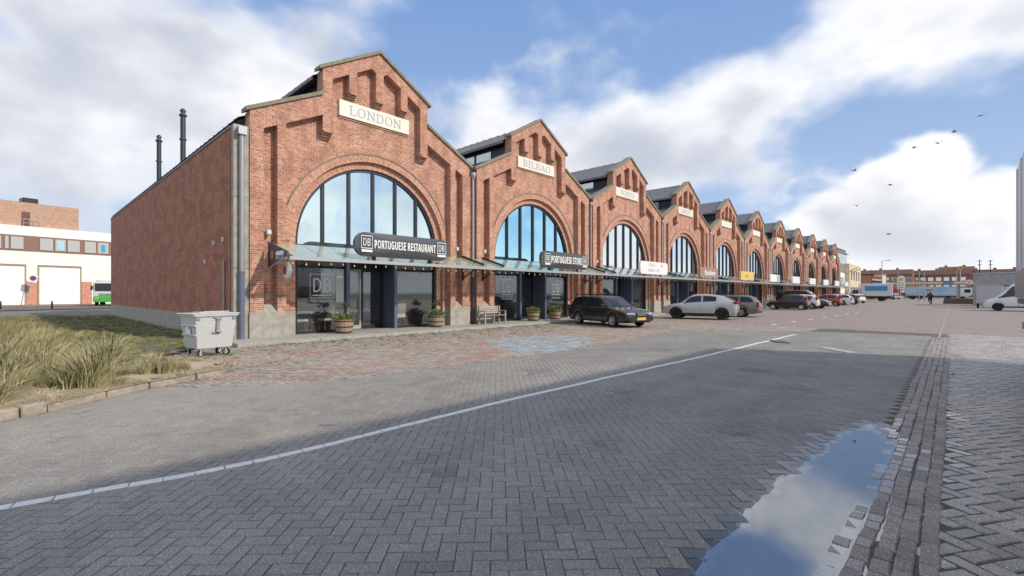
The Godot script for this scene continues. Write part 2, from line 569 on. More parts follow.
func make_hall() -> Node3D:
	var h := Node3D.new()
	var brick: Material = mats.brick
	var dark: Material = mats.steel_dark
	# --- wall plane behind the brick frame, with the arch cut out
	var w := PackedVector2Array([Vector2(0.24, 0.95)])
	w.append(Vector2(0.24, coping_line(0.24) - 0.05)); w.append(Vector2(2.70, coping_line(2.69) - 0.05)); w.append(Vector2(2.70, coping_line(2.71) - 0.05))
	w.append(Vector2(5.06, 11.23))
	w.append(Vector2(7.42, coping_line(2.71) - 0.05)); w.append(Vector2(7.42, coping_line(2.69) - 0.05)); w.append(Vector2(9.88, coping_line(0.24) - 0.05)); w.append(Vector2(9.88, 0.95))
	var ar := arch_points(3.44, 0.95, 56)
	ar.reverse()
	w.append_array(ar)
	var st := ST()
	prism(st, w, -0.48, -0.30)
	node("facade_wall", st, brick, h)
	# --- the brick frame in front: one comb-shaped sheet of pilasters, raking bands and pendants
	var top := [Vector2(0.24, 0.95), Vector2(0.24, coping_line(0.24)), Vector2(2.70, coping_line(2.69)), Vector2(2.70, coping_line(2.71)), Vector2(5.06, 11.28)]
	var under := []   # from the outer left foot to the middle, below the bands
	var sh := func(x: float): return coping_line(x) - 0.74
	var gb := func(x: float): return coping_line(x) - 0.50
	under.append(Vector2(0.67, 0.95)); under.append(Vector2(0.67, sh.call(0.67))); under.append(Vector2(1.11, sh.call(1.11))); under.append(Vector2(1.11, 0.95))
	under.append(Vector2(1.40, 0.95)); under.append(Vector2(1.40, sh.call(1.40))); under.append(Vector2(2.70, sh.call(2.69)))
	under.append(Vector2(2.70, 7.62)); under.append(Vector2(3.08, 7.62)); under.append(Vector2(3.08, gb.call(3.08))); under.append(Vector2(3.74, gb.call(3.74)))
	under.append(Vector2(3.74, 9.34)); under.append(Vector2(4.07, 9.34)); under.append(Vector2(4.07, gb.call(4.07))); under.append(Vector2(4.70, gb.call(4.70))); under.append(Vector2(4.89, gb.call(5.06) - 0.32)); under.append(Vector2(4.89, 9.34))
	var f := PackedVector2Array()
	for p in top: f.append(p)
	for k in range(3, -1, -1): f.append(Vector2(10.12 - top[k].x, top[k].y))
	for p in under: f.append(Vector2(10.12 - p.x, p.y))
	for k in range(under.size() - 1, -1, -1): f.append(under[k])
	st = ST()
	prism(st, f, -0.30, 0.0)
	node("brick_frame", st, brick, h)
	# --- concrete plinths, with a sloped sill at the foot of each slot
	for s in [0, 1]:
		st = ST()
		var xs := [0.22, 1.42, 1.62, 1.88]
		var zs := [0.02, -0.28, -0.42]
		for k in 3:
			var a: float = xs[k]; var b: float = xs[k + 1]
			if s: a = 10.12 - xs[k + 1]; b = 10.12 - xs[k]
			bar(st, a, b, 0.0, 0.948, -0.75, zs[k])
		var c0 := 0.67 if s == 0 else 10.12 - 1.11
		quad(st, Vector3(c0, 0.95, -0.004), Vector3(c0 + 0.44, 0.95, -0.004), Vector3(c0 + 0.44, 1.22, -0.298), Vector3(c0, 1.22, -0.298))
		node("plinth", st, mats.concrete, h)
	# --- arch rings
	st = ST(); arch_strip(st, 3.44, 3.72, -0.33, -0.262, 3.46); node("arch_ring", st, mats.brick_ring, h)
	st = ST(); arch_strip(st, 3.18, 3.46, -0.74, -0.43, 0.95); node("arch_ring", st, mats.brick_ring, h)
	st = ST(); arch_strip(st, 3.72, 3.765, -0.33, -0.235, 3.46); node("arch_label_course", st, mats.coping, h)
	# --- copings
	for c in [[0.10, 2.70, 0.0], [2.56, 5.06, 1.0]]:
		for s in [0, 1]:
			var p := PackedVector2Array()
			var x0: float = c[0]; var x1: float = c[1]
			var y0 := coping_line(maxf(x0, 0.11) if c[2] < 0.5 else 2.71) + (-0.03 if c[2] < 0.5 else -0.085)
			var y1 := coping_line(2.69 if c[2] < 0.5 else 5.06)
			p.append(Vector2(x0, y0 + 0.003)); p.append(Vector2(x1, y1 + 0.003)); p.append(Vector2(x1, y1 + 0.135)); p.append(Vector2(x0, y0 + 0.135))
			if s: p = mirror_poly(p)
			st = ST()
			prism(st, p, -0.40, 0.085)
			node("coping", st, mats.coping, h)
	# --- stepped corbels under the pilasters and pendants
	for c in [[2.70, 3.08, 7.62], [7.04, 7.42, 7.62], [3.74, 4.07, 9.34], [4.89, 5.23, 9.34], [6.05, 6.38, 9.34]]:
		st = ST()
		for k in 4:
			bar(st, c[0] + 0.012, c[1] - 0.012, c[2] - 0.065 * (k + 1), c[2] - 0.065 * k - 0.014, -0.31, [0.045, -0.045, -0.12, -0.20][k])
		node("corbel", st, brick, h)
	# --- plaque
	st = ST()
	cbox(st, Vector3(5.02, 8.74, -0.255), Vector3(3.16, 0.62, 0.10), 0.01)
	var pl := node("plaque", st, mats.plaque, h)
	st = ST()
	for k in 42:
		bar(st, 3.46 + k * 0.075, 3.46 + k * 0.075 + 0.062, 8.355, 8.415, -0.302, -0.262)
	node("brick_sill", st, brick, pl)
	# --- arched window: frame with mullions, six panes
	st = ST()
	arch_strip(st, 3.08, 3.185, -0.66, -0.50, 3.36)
	for k in range(1, 6):
		var x := 1.88 + 1.06 * k
		var d := x - 5.06
		bar(st, x - 0.05, x + 0.05, 3.42, 3.46 + sqrt(3.10 * 3.10 - d * d), -0.655, -0.50)
	bar(st, 1.9, 8.22, 3.26, 3.40, -0.66, -0.48)
	var aw := node("arch_window", st, dark, h)
	for k in 6:
		st = ST()
		prism(st, pane_poly(1.97 + 1.06 * k if k == 0 else 1.88 + 1.06 * k + 0.051, 1.88 + 1.06 * (k + 1) - (0.09 if k == 5 else 0.051), 3.09, 3.401), -0.60, -0.585)
		node("pane", st, mats.arch_glass, aw)
	# --- shop front below: two windows, recessed double door
	st = ST()
	bar(st, 1.885, 1.97, 0.10, 3.26, -0.66, -0.48); bar(st, 8.15, 8.235, 0.10, 3.26, -0.66, -0.48)
	bar(st, 1.97, 3.86, 0.10, 0.20, -0.66, -0.48); bar(st, 6.16, 8.15, 0.10, 0.20, -0.66, -0.48)
	bar(st, 1.97, 8.15, 2.86, 3.255, -0.66, -0.50)
	node("shop_front_frame", st, dark, h)
	for x in [3.86, 6.02]:
		st = ST()
		bar(st, x, x + 0.14, 0.10, 2.855, -0.62, -0.44)
		node("post", st, mats.steel_blue, h)
		st = ST()
		bar(st, x + 0.005, x + 0.135, 0.105, 2.85, -1.55, -0.63)
		node("recess_wall", st, mats.steel_blue, h)
	for x in [[1.972, 3.858], [6.162, 8.148]]:
		st = ST()
		bar(st, x[0], x[1], 0.202, 2.858, -0.578, -0.566)
		node("shop_window", st, mats.shop_glass, h)
	for s in [0, 1]:
		var x0: float = [4.0, 5.02][s]
		st = ST()
		bar(st, x0, x0 + 0.08, 0.10, 2.6, -1.46, -1.40); bar(st, x0 + 0.92, x0 + 1.0, 0.10, 2.6, -1.46, -1.40)
		bar(st, x0 + 0.08, x0 + 0.92, 0.10, 0.24, -1.46, -1.40); bar(st, x0 + 0.08, x0 + 0.92, 2.5, 2.6, -1.46, -1.40)
		var dr := node("door", st, mats.door_frame if s == 0 else dark, h)
		st = ST()
		bar(st, x0 + 0.081, x0 + 0.919, 0.241, 2.499, -1.435, -1.425)
		node("glass", st, mats.shop_glass, dr)
		st = ST()
		rod(st, Vector3(x0 + (0.9 if s == 0 else 0.1), 0.85, -1.35), Vector3(x0 + (0.9 if s == 0 else 0.1), 1.35, -1.35), 0.018)
		node("handle", st, mats.steel_pale, dr)
	st = ST()
	bar(st, 4.0, 6.02, 2.605, 2.86, -1.47, -1.38)
	node("transom", st, dark, h)
	# --- dark room behind the glass
	st = ST()
	bar(st, 0.4, 9.7, 0.0, 0.09, -7.0, -0.76)
	node("shop_floor", st, mats.room_floor, h)
	st = ST()
	bar(st, 0.4, 9.7, 0.09, 3.3, -7.1, -6.95); bar(st, 0.4, 0.5, 0.09, 3.3, -6.95, -0.76); bar(st, 9.6, 9.7, 0.09, 3.3, -6.95, -0.76); bar(st, 0.4, 9.7, 3.3, 3.38, -7.1, -0.76)
	node("shop_room", st, mats.room_wall, h)
	# --- glass canopy
	var cb := Vector3(0, 3.34, -0.28); var cf := Vector3(0, 2.76, 1.62)
	st = ST()
	bar(st, 0.0, 10.116, 2.66, 2.77, 1.60, 1.68)
	var can := node("canopy_beam", st, mats.steel_pale, h)
	for k in 10:
		st = ST()
		var x := 0.012 + k * 1.012
		var x1 := x + 0.985
		var u := Vector3(0, 0.012, 0)
		var zb := 0.03 if (k < 1 or k > 8) else -0.28
		var yb := 3.34 - 0.58 * (zb + 0.28) / 1.90
		var a := Vector3(x, yb, zb); var b := Vector3(x1, yb, zb); var c := Vector3(x1, cf.y, cf.z); var d := Vector3(x, cf.y, cf.z)
		quad(st, d + u, c + u, b + u, a + u); quad(st, a, b, c, d); quad(st, d, c, c + u, d + u); quad(st, a, d, d + u, a + u); quad(st, c, b, b + u, c + u)
		node("glass_panel", st, mats.canopy_glass, can)
	for x in [0.62, 9.45]:
		st = ST()
		var dirn := (cf - cb).normalized()
		var mid := Vector3(x, 3.11, 0.72)
		box(st, mid, Vector3(0.07, 0.09, 1.55), Basis(Vector3.RIGHT, -atan2(dirn.y, dirn.z)))
		node("rafter", st, dark, can)
		st = ST()
		bar(st, x - 0.05, x + 0.05, 2.20, 3.0, 0.005, 0.06)
		rod(st, Vector3(x, 2.30, 0.05), Vector3(x, 2.66, 0.75), 0.035, 0.03, 8); rod(st, Vector3(x, 2.66, 0.75), Vector3(x, 2.69, 1.6), 0.03, 0.025, 8)
		rod(st, Vector3(x, 2.86, 0.06), Vector3(x, 2.71, 1.6), 0.03, 0.03, 8)
		node("bracket", st, dark, can)
	for x in [3.0, 5.06, 7.12]:
		st = ST()
		rod(st, Vector3(x, 3.27, -0.45), Vector3(x, 2.69, 1.6), 0.028, 0.025, 8)
		node("bracket", st, dark, can)
	st = ST()
	for k in 24:
		var x := 0.2 + k * 0.42
		var sag := 0.03 * sin(k * 1.3) + 0.05
		rod(st, Vector3(x, 2.665, 1.58), Vector3(x, 2.64 - sag, 1.58), 0.008, 0.008, 5)
		lathe(st, [Vector2(0.0, -0.05), Vector2(0.024, -0.03), Vector2(0.026, -0.01), Vector2(0.012, 0.02), Vector2(0.0, 0.025)], 8, Transform3D(Basis(), Vector3(x, 2.62 - sag, 1.58)))
	node("bulb_string", st, mats.bulb, can)
	# --- roof: lower slopes, clerestory and monitor roof
	var rz := -30.0
	for s in [0, 1]:
		var P := func(x: float, y: float, z: float): return Vector3(x if s == 0 else 10.12 - x, y, z)
		st = ST()
		var a: Vector3 = P.call(0.0, 7.46, -0.40); var b: Vector3 = P.call(2.86, 8.90, -0.40)
		var dz := Vector3(0, 0, rz)
		for q in [Vector3.ZERO, Vector3(0, -0.12, 0)]:
			if s == 0: quad(st, a + q, b + q, b + dz + q, a + dz + q)
			else: quad(st, b + q, a + q, a + dz + q, b + dz + q)
		for k in 50:
			var z := -0.9 - k * 0.6
			var m1: Vector3 = P.call(0.02, 7.495, z); var m2: Vector3 = P.call(2.84, 8.92, z)
			rod(st, m1, m2, 0.022, 0.022, 4, false)
		node("roof_slope", st, mats.zinc, h)
		st = ST()
		bar(st, 2.86 if s == 0 else 7.22, 2.90 if s == 0 else 7.26, 8.66, 9.72, rz, -0.49)
		var cw := node("clerestory", st, dark, h)
		for k in 20:
			st = ST()
			var z0 := -1.7 - k * 1.36
			bar(st, 2.835 if s == 0 else 7.262, 2.858 if s == 0 else 7.285, 8.98, 9.50, z0 - 1.18, z0)
			node("clerestory_pane", st, mats.clerestory_glass, cw)
		st = ST()
		a = P.call(2.50, 9.70, -0.42); b = P.call(5.06, 11.20, -0.42)
		for q in [Vector3.ZERO, Vector3(0, -0.14, 0)]:
			if s == 0: quad(st, a + q, b + q, b + dz + q, a + dz + q)
			else: quad(st, b + q, a + q, a + dz + q, b + dz + q)
		quad(st, a, a + dz, a + dz + Vector3(0, -0.14, 0), a + Vector3(0, -0.14, 0))
		for k in 50:
			var z := -0.9 - k * 0.6
			var m1: Vector3 = P.call(2.52, 9.72, z); var m2: Vector3 = P.call(5.04, 11.215, z)
			rod(st, m1, m2, 0.022, 0.022, 4, false)
		node("monitor_roof", st, mats.zinc, h)
	# --- valley pipe and wall lamps
	st = ST()
	rod(st, Vector3(10.12, 2.35, -0.02), Vector3(10.12, 7.2, -0.02), 0.065, 0.065, 12)
	lathe(st, [Vector2(0.07, 7.1), Vector2(0.15, 7.28), Vector2(0.15, 7.42), Vector2(0.0, 7.42)], 10, Transform3D(Basis(), Vector3(10.12, 0, -0.02)))
	var dp := node("downpipe", st, mats.pipe_grey, h)
	st = ST()
	rod(st, Vector3(10.12, 0.0, -0.02), Vector3(10.12, 2.36, -0.02), 0.075, 0.075, 12)
	for y in [0.5, 2.3]: rod(st, Vector3(10.12, y, -0.02), Vector3(10.12, y + 0.07, -0.02), 0.09, 0.09, 12)
	node("standpipe", st, mats.pipe_dark, dp)
	st = ST()
	bar(st, 9.86, 10.38, 0.0, 7.3, -0.75, -0.32)
	node("valley_wall", st, brick, h)
	for x in [0.86, 9.2]:
		st = ST()
		cbox(st, Vector3(x, 3.68, -0.14), Vector3(0.15, 0.17, 0.20), 0.02)
		bar(st, x - 0.03, x + 0.03, 3.64, 3.70, -0.30, -0.24)
		node("wall_lamp", st, mats.lamp_white, h)
	return h

func capsule_poly(w: float, h: float, r: float, n := 8) -> PackedVector2Array:
	var p := PackedVector2Array()
	for q in [[w / 2 - r, h / 2 - r, 0.0], [-w / 2 + r, h / 2 - r, PI / 2], [-w / 2 + r, -h / 2 + r, PI], [w / 2 - r, -h / 2 + r, 1.5 * PI]]:
		for k in n + 1:
			var t: float = q[2] + PI / 2 * k / n
			p.append(Vector2(q[0] + r * cos(t), q[1] + r * sin(t)))
	return p

func bulged_panel(st: SurfaceTool, w: float, h: float, r: float, depth: float, bulge: float) -> void:
	# rounded sign board whose face swells a little, so that it mirrors the street in bands
	var rows := []
	for i in 9:
		var t := i / 8.0
		var row := []
		var base := capsule_poly(w, h, r, 7)
		for p in base:
			row.append(Vector3(p.x * t, p.y * t, depth / 2 + bulge * (1.0 - t * t)))
		rows.append(row)
	rows.reverse()
	grid(st, rows, true)
	var poly := capsule_poly(w, h, r, 7)
	prism(st, poly, -depth / 2, depth / 2 - 0.001)

func build_halls() -> void:
	var names := ["LONDON", "BILBAO", "PORTO", "BREST"]
	var ords := ["", "", "", "", "fifth", "sixth", "seventh", "eighth", "ninth", "tenth", "eleventh"]
	var proto := make_hall()
	for i in range(10, -1, -1):
		var h: Node3D = proto if i == 0 else proto.duplicate()
		h.name = "brick_hall" if i == 0 else "brick_hall_%03d" % i
		add_child(h)
		h.position = Vector3(BX0 + BAY * i, 0, 0)
		var label := "red brick gabled hall with arched window and %s plaque" % names[i] if i < 4 else "red brick gabled hall, %s along from the concrete party wall" % ords[i]
		tag(h, label, "hall", "row of brick gabled halls")
		if i == 0:
			# the first canopy starts beside its triangular end plate
			var cbm: MeshInstance3D = h.find_child("canopy_beam", true, false)
			var sb := ST()
			bar(sb, 0.86, 10.116, 2.66, 2.77, 1.60, 1.68)
			cbm.mesh = sb.commit()
			for nm in ["glass_panel", "rafter", "bracket"]:
				cbm.get_node(nm).free()
			sb = ST()
			for k in 22:
				var bx := 1.0 + k * 0.42
				var sag := 0.03 * sin(k * 1.3) + 0.05
				rod(sb, Vector3(bx, 2.665, 1.58), Vector3(bx, 2.64 - sag, 1.58), 0.008, 0.008, 5)
				lathe(sb, [Vector2(0.0, -0.05), Vector2(0.024, -0.03), Vector2(0.026, -0.01), Vector2(0.012, 0.02), Vector2(0.0, 0.025)], 8, Transform3D(Basis(), Vector3(bx, 2.62 - sag, 1.58)))
			(cbm.get_node("bulb_string") as MeshInstance3D).mesh = sb.commit()
		if i > 0:
			var gm: Material = mats.arch_glass_cyan if i == 1 else mats.arch_glass_pale
			for c in h.find_child("arch_window", true, false).get_children():
				c.material_override = gm
	# words on the plaques
	for i in 4:
		var h: Node3D = get_node("brick_hall" if i == 0 else "brick_hall_%03d" % i)
		var pl: Node = h.find_child("plaque", true, false)
		text(names[i], 0.36, mats.plaque_letter, pl, Vector3(5.02, 8.74, -0.199), "lettering", true, 0.01, 1.0, 2.35 if names[i].length() > 5 else 1.9)
	# shop windows of the first two halls carry a square monogram; the first also a poster and furniture inside
	for i in 2:
		var h: Node3D = get_node("brick_hall" if i == 0 else "brick_hall_001")
		for xw in ([2.92] if i == 0 else [2.92, 7.2]):
			var k := 1.0
			var st := ST()
			bar(st, xw - 0.46, xw - 0.445, 1.42, 2.32, -0.563, -0.556); bar(st, xw + 0.445, xw + 0.46, 1.42, 2.32, -0.563, -0.556)
			bar(st, xw - 0.445, xw + 0.445, 1.42, 1.435, -0.563, -0.556); bar(st, xw - 0.445, xw + 0.445, 2.305, 2.32, -0.563, -0.556)
			bar(st, xw - 0.38, xw + 0.38, 1.50, 1.535, -0.563, -0.556)
			var sq := node("monogram_frame", st, mats.white_print, h)
			text("DB", 0.52, mats.white_print, sq, Vector3(xw, 1.90, -0.56), "monogram", false, 0.006, 1.0, 0.66)
			text("TOP BALKON", 0.09, mats.white_print, sq, Vector3(xw, 1.30, -0.56), "lettering", false, 0.006, 1.0, 0.85)
	var h0: Node3D = get_node("brick_hall")
	var st := ST()
	bar(st, 3.47, 3.80, 1.25, 2.25, -0.564, -0.556)
	node("menu_poster", st, mat("poster", Color(0.62, 0.68, 0.66), 0.6), h0)

func place_sign(called: String, label: String, x: float, w: float, h: float, y: float, m: Material, r: float, bulge: float) -> Node3D:
	var s := thing(called, label, "shop sign", Vector3(x, y, 1.66), 0.0, "sign boards standing on the glass canopy")
	var st := ST()
	bulged_panel(st, w, h, r, 0.16, bulge)
	node("board", st, m, s)
	for k in [-0.3, 0.3]:
		st = ST()
		bar(st, k * w - 0.06, k * w + 0.06, -h / 2 - 0.16, -h / 2 + 0.02, -0.14, -0.06)
		node("foot", st, mats.steel_dark, s)
	return s

func square_logo(s: Node3D, x: float, m: Material) -> void:
	var st := ST()
	for q in [[-0.22, -0.205, -0.16, 0.30], [0.205, 0.22, -0.16, 0.30]]: bar(st, x + q[0], x + q[1], q[2], q[3], 0.13, 0.15)
	for q in [[-0.205, 0.205, 0.275, 0.30], [-0.205, 0.205, -0.16, -0.135]]: bar(st, x + q[0], x + q[1], q[2], q[3], 0.13, 0.15)
	bar(st, x - 0.21, x + 0.21, -0.28, -0.20, 0.125, 0.15)
	var f := node("logo_frame", st, m, s)
	text("DB", 0.26, m, f, Vector3(x, 0.07, 0.14), "monogram", false, 0.015, 1.0, 0.28)

func build_signs() -> void:
	var dk := mat("sign_black", Color(0.16, 0.16, 0.17), 0.16, 0.85)
	var lm: Material = mats.white_print
	var y := 3.34
	var cx := func(i: int, local: float): return BX0 + BAY * i + local
	var s := place_sign("restaurant_sign", "long rounded black sign board lettered PORTUGUESE RESTAURANT", cx.call(0, 5.12), 4.15, 0.86, y, dk, 0.40, 0.05)
	text("PORTUGUESE RESTAURANT", 0.30, lm, s, Vector3(0.0, 0.02, 0.14), "lettering", false, 0.02, 1.0, 2.72, 800)
	square_logo(s, -1.66, lm); square_logo(s, 1.66, lm)
	s = place_sign("store_sign", "rounded black sign board lettered PORTUGUESE STORE", cx.call(1, 5.15), 4.15, 0.86, y, dk, 0.34, 0.05)
	text("PORTUGUESE STORE", 0.36, lm, s, Vector3(0.0, 0.02, 0.14), "lettering", false, 0.02, 1.0, 2.72, 800)
	square_logo(s, -1.66, lm); square_logo(s, 1.66, lm)
	s = place_sign("white_sign", "white rounded sign board with two lines of grey words and red dot", cx.call(2, 5.3), 4.1, 0.86, y, mat("sign_white", Color(0.78, 0.78, 0.78), 0.35), 0.26, 0.0)
	var gm := mat("sign_grey", Color(0.42, 0.42, 0.44), 0.5)
	text("TEXELIA", 0.2, gm, s, Vector3(-0.4, 0.2, 0.08)); text("WINKEL CAFE", 0.2, gm, s, Vector3(-0.1, -0.16, 0.08))
	var st := ST()
	rod(st, Vector3(1.1, 0.2, 0.075), Vector3(1.1, 0.2, 0.09), 0.09, 0.09, 12)
	node("red_dot", st, mat("sign_red", Color(0.5, 0.08, 0.07), 0.5), s)
	s = place_sign("taupe_sign", "taupe brown rounded sign board with white word", cx.call(3, 5.3), 4.1, 0.86, y, mat("sign_taupe", Color(0.33, 0.21, 0.17), 0.45), 0.14, 0.0)
	text("fusion", 0.42, lm, s, Vector3(0.1, 0.0, 0.08), "lettering", false, 0.02, 1.0, 2.4, 800)
	s = place_sign("yellow_sign", "yellow rounded sign board with red word", cx.call(4, 5.35), 4.1, 0.86, y, mat("sign_yellow", Color(0.72, 0.50, 0.14), 0.45), 0.14, 0.0)
	text("loods", 0.3, mats.sign_red, s, Vector3(-0.2, 0.0, 0.08))
	s = place_sign("white_sign", "white sign board with grey right third", cx.call(5, 5.4), 4.1, 0.86, y, mats.sign_white, 0.05, 0.0)
	st = ST()
	bar(st, 0.7, 2.0, -0.40, 0.40, 0.081, 0.095)
	node("grey_panel", st, gm, s)
	for i in range(6, 11):
		place_sign("white_sign", "plain white sign board of the %s hall from the concrete party wall" % ["seventh", "eighth", "ninth", "tenth", "eleventh"][i - 6], cx.call(i, 5.4), 3.9, 0.9, y, mats.sign_white, 0.05, 0.0)
	# triangular end plate of the canopy, with its little lit signs
	var e := thing("canopy_end_sign", "dark blue triangular end plate of canopy with round hole and white name plate", "sign", Vector3(BX0 + 0.82, 0, 0.0), 0.0)
	st = ST()
	var poly := PackedVector2Array([Vector2(0.02, 2.42), Vector2(0.02, 3.34), Vector2(1.62, 2.93), Vector2(1.62, 2.72), Vector2(0.9, 2.62)])
	var xf := Transform3D(Basis(Vector3(0, 0, 1), Vector3(0, 1, 0), Vector3(-1, 0, 0)), Vector3.ZERO)
	prism(st, poly, -0.03, 0.03, xf)
	node("plate", st, mat("sign_navy", Color(0.05, 0.065, 0.10), 0.45, 0.2), e)
	st = ST()
	rod(st, Vector3(-0.034, 2.87, 0.42), Vector3(-0.045, 2.87, 0.42), 0.17, 0.17, 20)
	node("round_badge", st, mat("badge_brown", Color(0.30, 0.16, 0.08), 0.5), e)
	st = ST()
	box(st, Vector3(-0.04, 2.83, 1.08), Vector3(0.02, 0.26, 0.62))
	var np := node("name_plate", st, mats.white_print, e)
	var tx := text("STRAND", 0.13, mats.sign_navy, np, Vector3.ZERO)
	tx.rotation.y = -PI / 2
	var bbx := (tx.mesh as TextMesh).get_aabb()
	tx.position = Vector3(-0.052, 2.83 - 0.06, 1.08 - bbx.get_center().x * tx.scale.x * 1.0)
	st = ST()
	rod(st, Vector3(-0.02, 2.43, 0.05), Vector3(-0.02, 2.63, 1.0), 0.03); rod(st, Vector3(-0.02, 2.63, 1.0), Vector3(-0.02, 2.73, 1.6), 0.03)
	node("strut", st, mats.steel_pale, e)
	var ov := thing("oval_sign", "small white and red oval light box hanging under the canopy end", "sign", Vector3(BX0 + 1.15, 2.36, 0.75))
	st = ST()
	lathe(st, [Vector2(0.0, -0.09), Vector2(0.2, -0.08), Vector2(0.24, -0.03), Vector2(0.24, 0.03), Vector2(0.2, 0.08), Vector2(0.0, 0.09)], 20, Transform3D(Basis(Vector3(0, 1.2, 0), Vector3(-1, 0, 0), Vector3(0, 0, 1)), Vector3.ZERO))
	node("case", st, mats.sign_white, ov)
	st = ST()
	lathe(st, [Vector2(0.13, -0.096), Vector2(0.0, -0.097)], 16, Transform3D(Basis(Vector3(0, -1.2, 0), Vector3(1, 0, 0), Vector3(0, 0, 1)), Vector3.ZERO))
	node("red_centre", st, mats.sign_red, ov)
	st = ST()
	rod(st, Vector3(0, 0.26, 0), Vector3(0, 0.36, 0), 0.015)
	node("hanger", st, mats.steel_dark, ov)

func build_side_wall() -> void:
	# the long flank of the row: brick with concrete plinth and pale concrete end pier
	var w := thing("flank_wall", "long windowless dark brick flank wall on grey concrete plinth", "wall", Vector3(0, 0, 0))
	var st := ST()
	bar(st, 4.82, 5.05, 0.78, 6.98, -28.0, -0.30)
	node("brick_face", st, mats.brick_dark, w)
	st = ST()
	bar(st, 4.79, 5.05, -0.2, 0.78, -28.0, -0.30)
	node("plinth", st, mats.concrete, w)
	st = ST()
	bar(st, 4.79, 5.10, 6.98, 7.06, -28.0, -0.30)
	node("cap", st, mats.zinc, w)
	st = ST()
	bar(st, 4.85, 5.30, -0.05, 7.10, -0.90, -0.05)
	node("end_pier", st, mats.concrete, w)
	for y in [2.4, 4.75]:
		st = ST()
		bar(st, 4.848, 5.302, y, y + 0.015, -0.88, -0.048)
		node("pier_joint", st, mats.pipe_dark, w)
	st = ST()
	rod(st, Vector3(5.06, 2.3, 0.05), Vector3(5.06, 6.9, 0.05), 0.07, 0.07, 14)
	bar(st, 4.94, 5.18, 6.75, 7.0, -0.06, 0.17)
	var dp := node("downpipe", st, mats.pipe_grey, w)
	st = ST()
	rod(st, Vector3(5.06, 0.0, 0.05), Vector3(5.06, 2.31, 0.05), 0.085, 0.085, 14)
	for y in [2.26, 1.35]: rod(st, Vector3(5.06, y, 0.05), Vector3(5.06, y + 0.05, 0.05), 0.10, 0.10, 14)
	node("standpipe", st, mat("pipe_blue", Color(0.17, 0.19, 0.27), 0.4, 0.4), dp)
	st = ST()
	rod(st, Vector3(4.76, 0.9, -0.75), Vector3(4.76, 2.7, -0.75), 0.035, 0.035, 10)
	node("conduit", st, mats.pipe_grey, w)
	for p in [[-3.1, 2.75], [-0.95, 3.4], [-2.0, 3.35]]:
		st = ST()
		cbox(st, Vector3(4.79, p[1], p[0]), Vector3(0.08, 0.16, 0.10), 0.015)
		node("junction_box", st, mats.lamp_white, w)
	for k in 2:
		var f := thing("flue_pipe", "taller dark flue pipe rising behind the brick flank wall" if k == 0 else "shorter dark flue pipe rising behind the brick flank wall", "flue", Vector3(7.0, 7.8, -17.16 if k == 0 else -24.07), 0.0, "flue pipes on the hall roof")
		st = ST()
		rod(st, Vector3(0, -0.4, 0), Vector3(0, 4.55, 0), 0.14, 0.14, 14)
		node("pipe", st, mat("flue_metal", Color(0.055, 0.058, 0.065), 0.45, 0.5), f)
		st = ST()
		lathe(st, [Vector2(0.14, 4.5), Vector2(0.21, 4.55), Vector2(0.21, 4.62), Vector2(0.12, 4.70), Vector2(0.12, 4.80), Vector2(0.18, 4.84), Vector2(0.08, 5.0), Vector2(0.0, 5.02)], 14)
		for y in [1.6, 3.1]: rod(st, Vector3(0, y, 0), Vector3(0, y + 0.08, 0), 0.19, 0.19, 14)
		node("cap", st, mats.pipe_dark, f)

# ------------------------------------------------------------------ ground
func poly_line(pts: Array, x: float) -> float:
	if x <= pts[0].x: return pts[0].y
	for k in pts.size() - 1:
		if x <= pts[k + 1].x:
			return lerpf(pts[k].y, pts[k + 1].y, (x - pts[k].x) / (pts[k + 1].x - pts[k].x))
	return pts[-1].y

const KERB := [Vector2(-9.0, 11.6), Vector2(-0.9, 8.55), Vector2(0.05, 8.14), Vector2(0.31, 8.01), Vector2(0.97, 7.46), Vector2(1.56, 7.04), Vector2(2.32, 6.65), Vector2(2.82, 6.39), Vector2(2.98, 6.1), Vector2(3.12, 4.91), Vector2(3.02, 4.55), Vector2(2.55, 4.0)]
var verge := PackedVector2Array()

func red_line(x: float) -> float:
	return poly_line([Vector2(-0.5, 5.9), Vector2(2.69, 7.86), Vector2(3.48, 8.44), Vector2(5.32, 8.79), Vector2(8.62, 8.95), Vector2(13.9, 8.85), Vector2(19.05, 8.29)], x)

func grey_end(z: float) -> float:
	return poly_line([Vector2(8.0, 19.3), Vector2(12.2, 22.7), Vector2(14.2, 23.2), Vector2(16.4, 23.3)], z)

func surf(x: float, z: float) -> float:
	# level of the paving: flat, sagging along the gutter where the water stands
	var y := noise_a.get_noise_2d(x * 1.0, z * 1.0) * 0.008
	if x > 0.0 and x < 9.5 and z > 15.0 and z < 17.0:
		var amp := 0.029 * (1.0 - sstep(5.6, 8.2, x))
		var mid := 16.10 + 0.10 * sstep(3.0, 6.5, x)
		var wide := lerpf(0.36, 0.26, sstep(4.0, 6.8, x))
		if z > mid: wide = lerpf(0.42, 0.30, sstep(3.0, 6.8, x))
		y -= amp * exp(-pow((z - mid) / wide, 2.0))
		y += noise_b.get_noise_2d(x * 6.0, z * 6.0) * 0.004
	return y * lerpf(1.0, 0.6, sstep(16.33, 16.42, z))

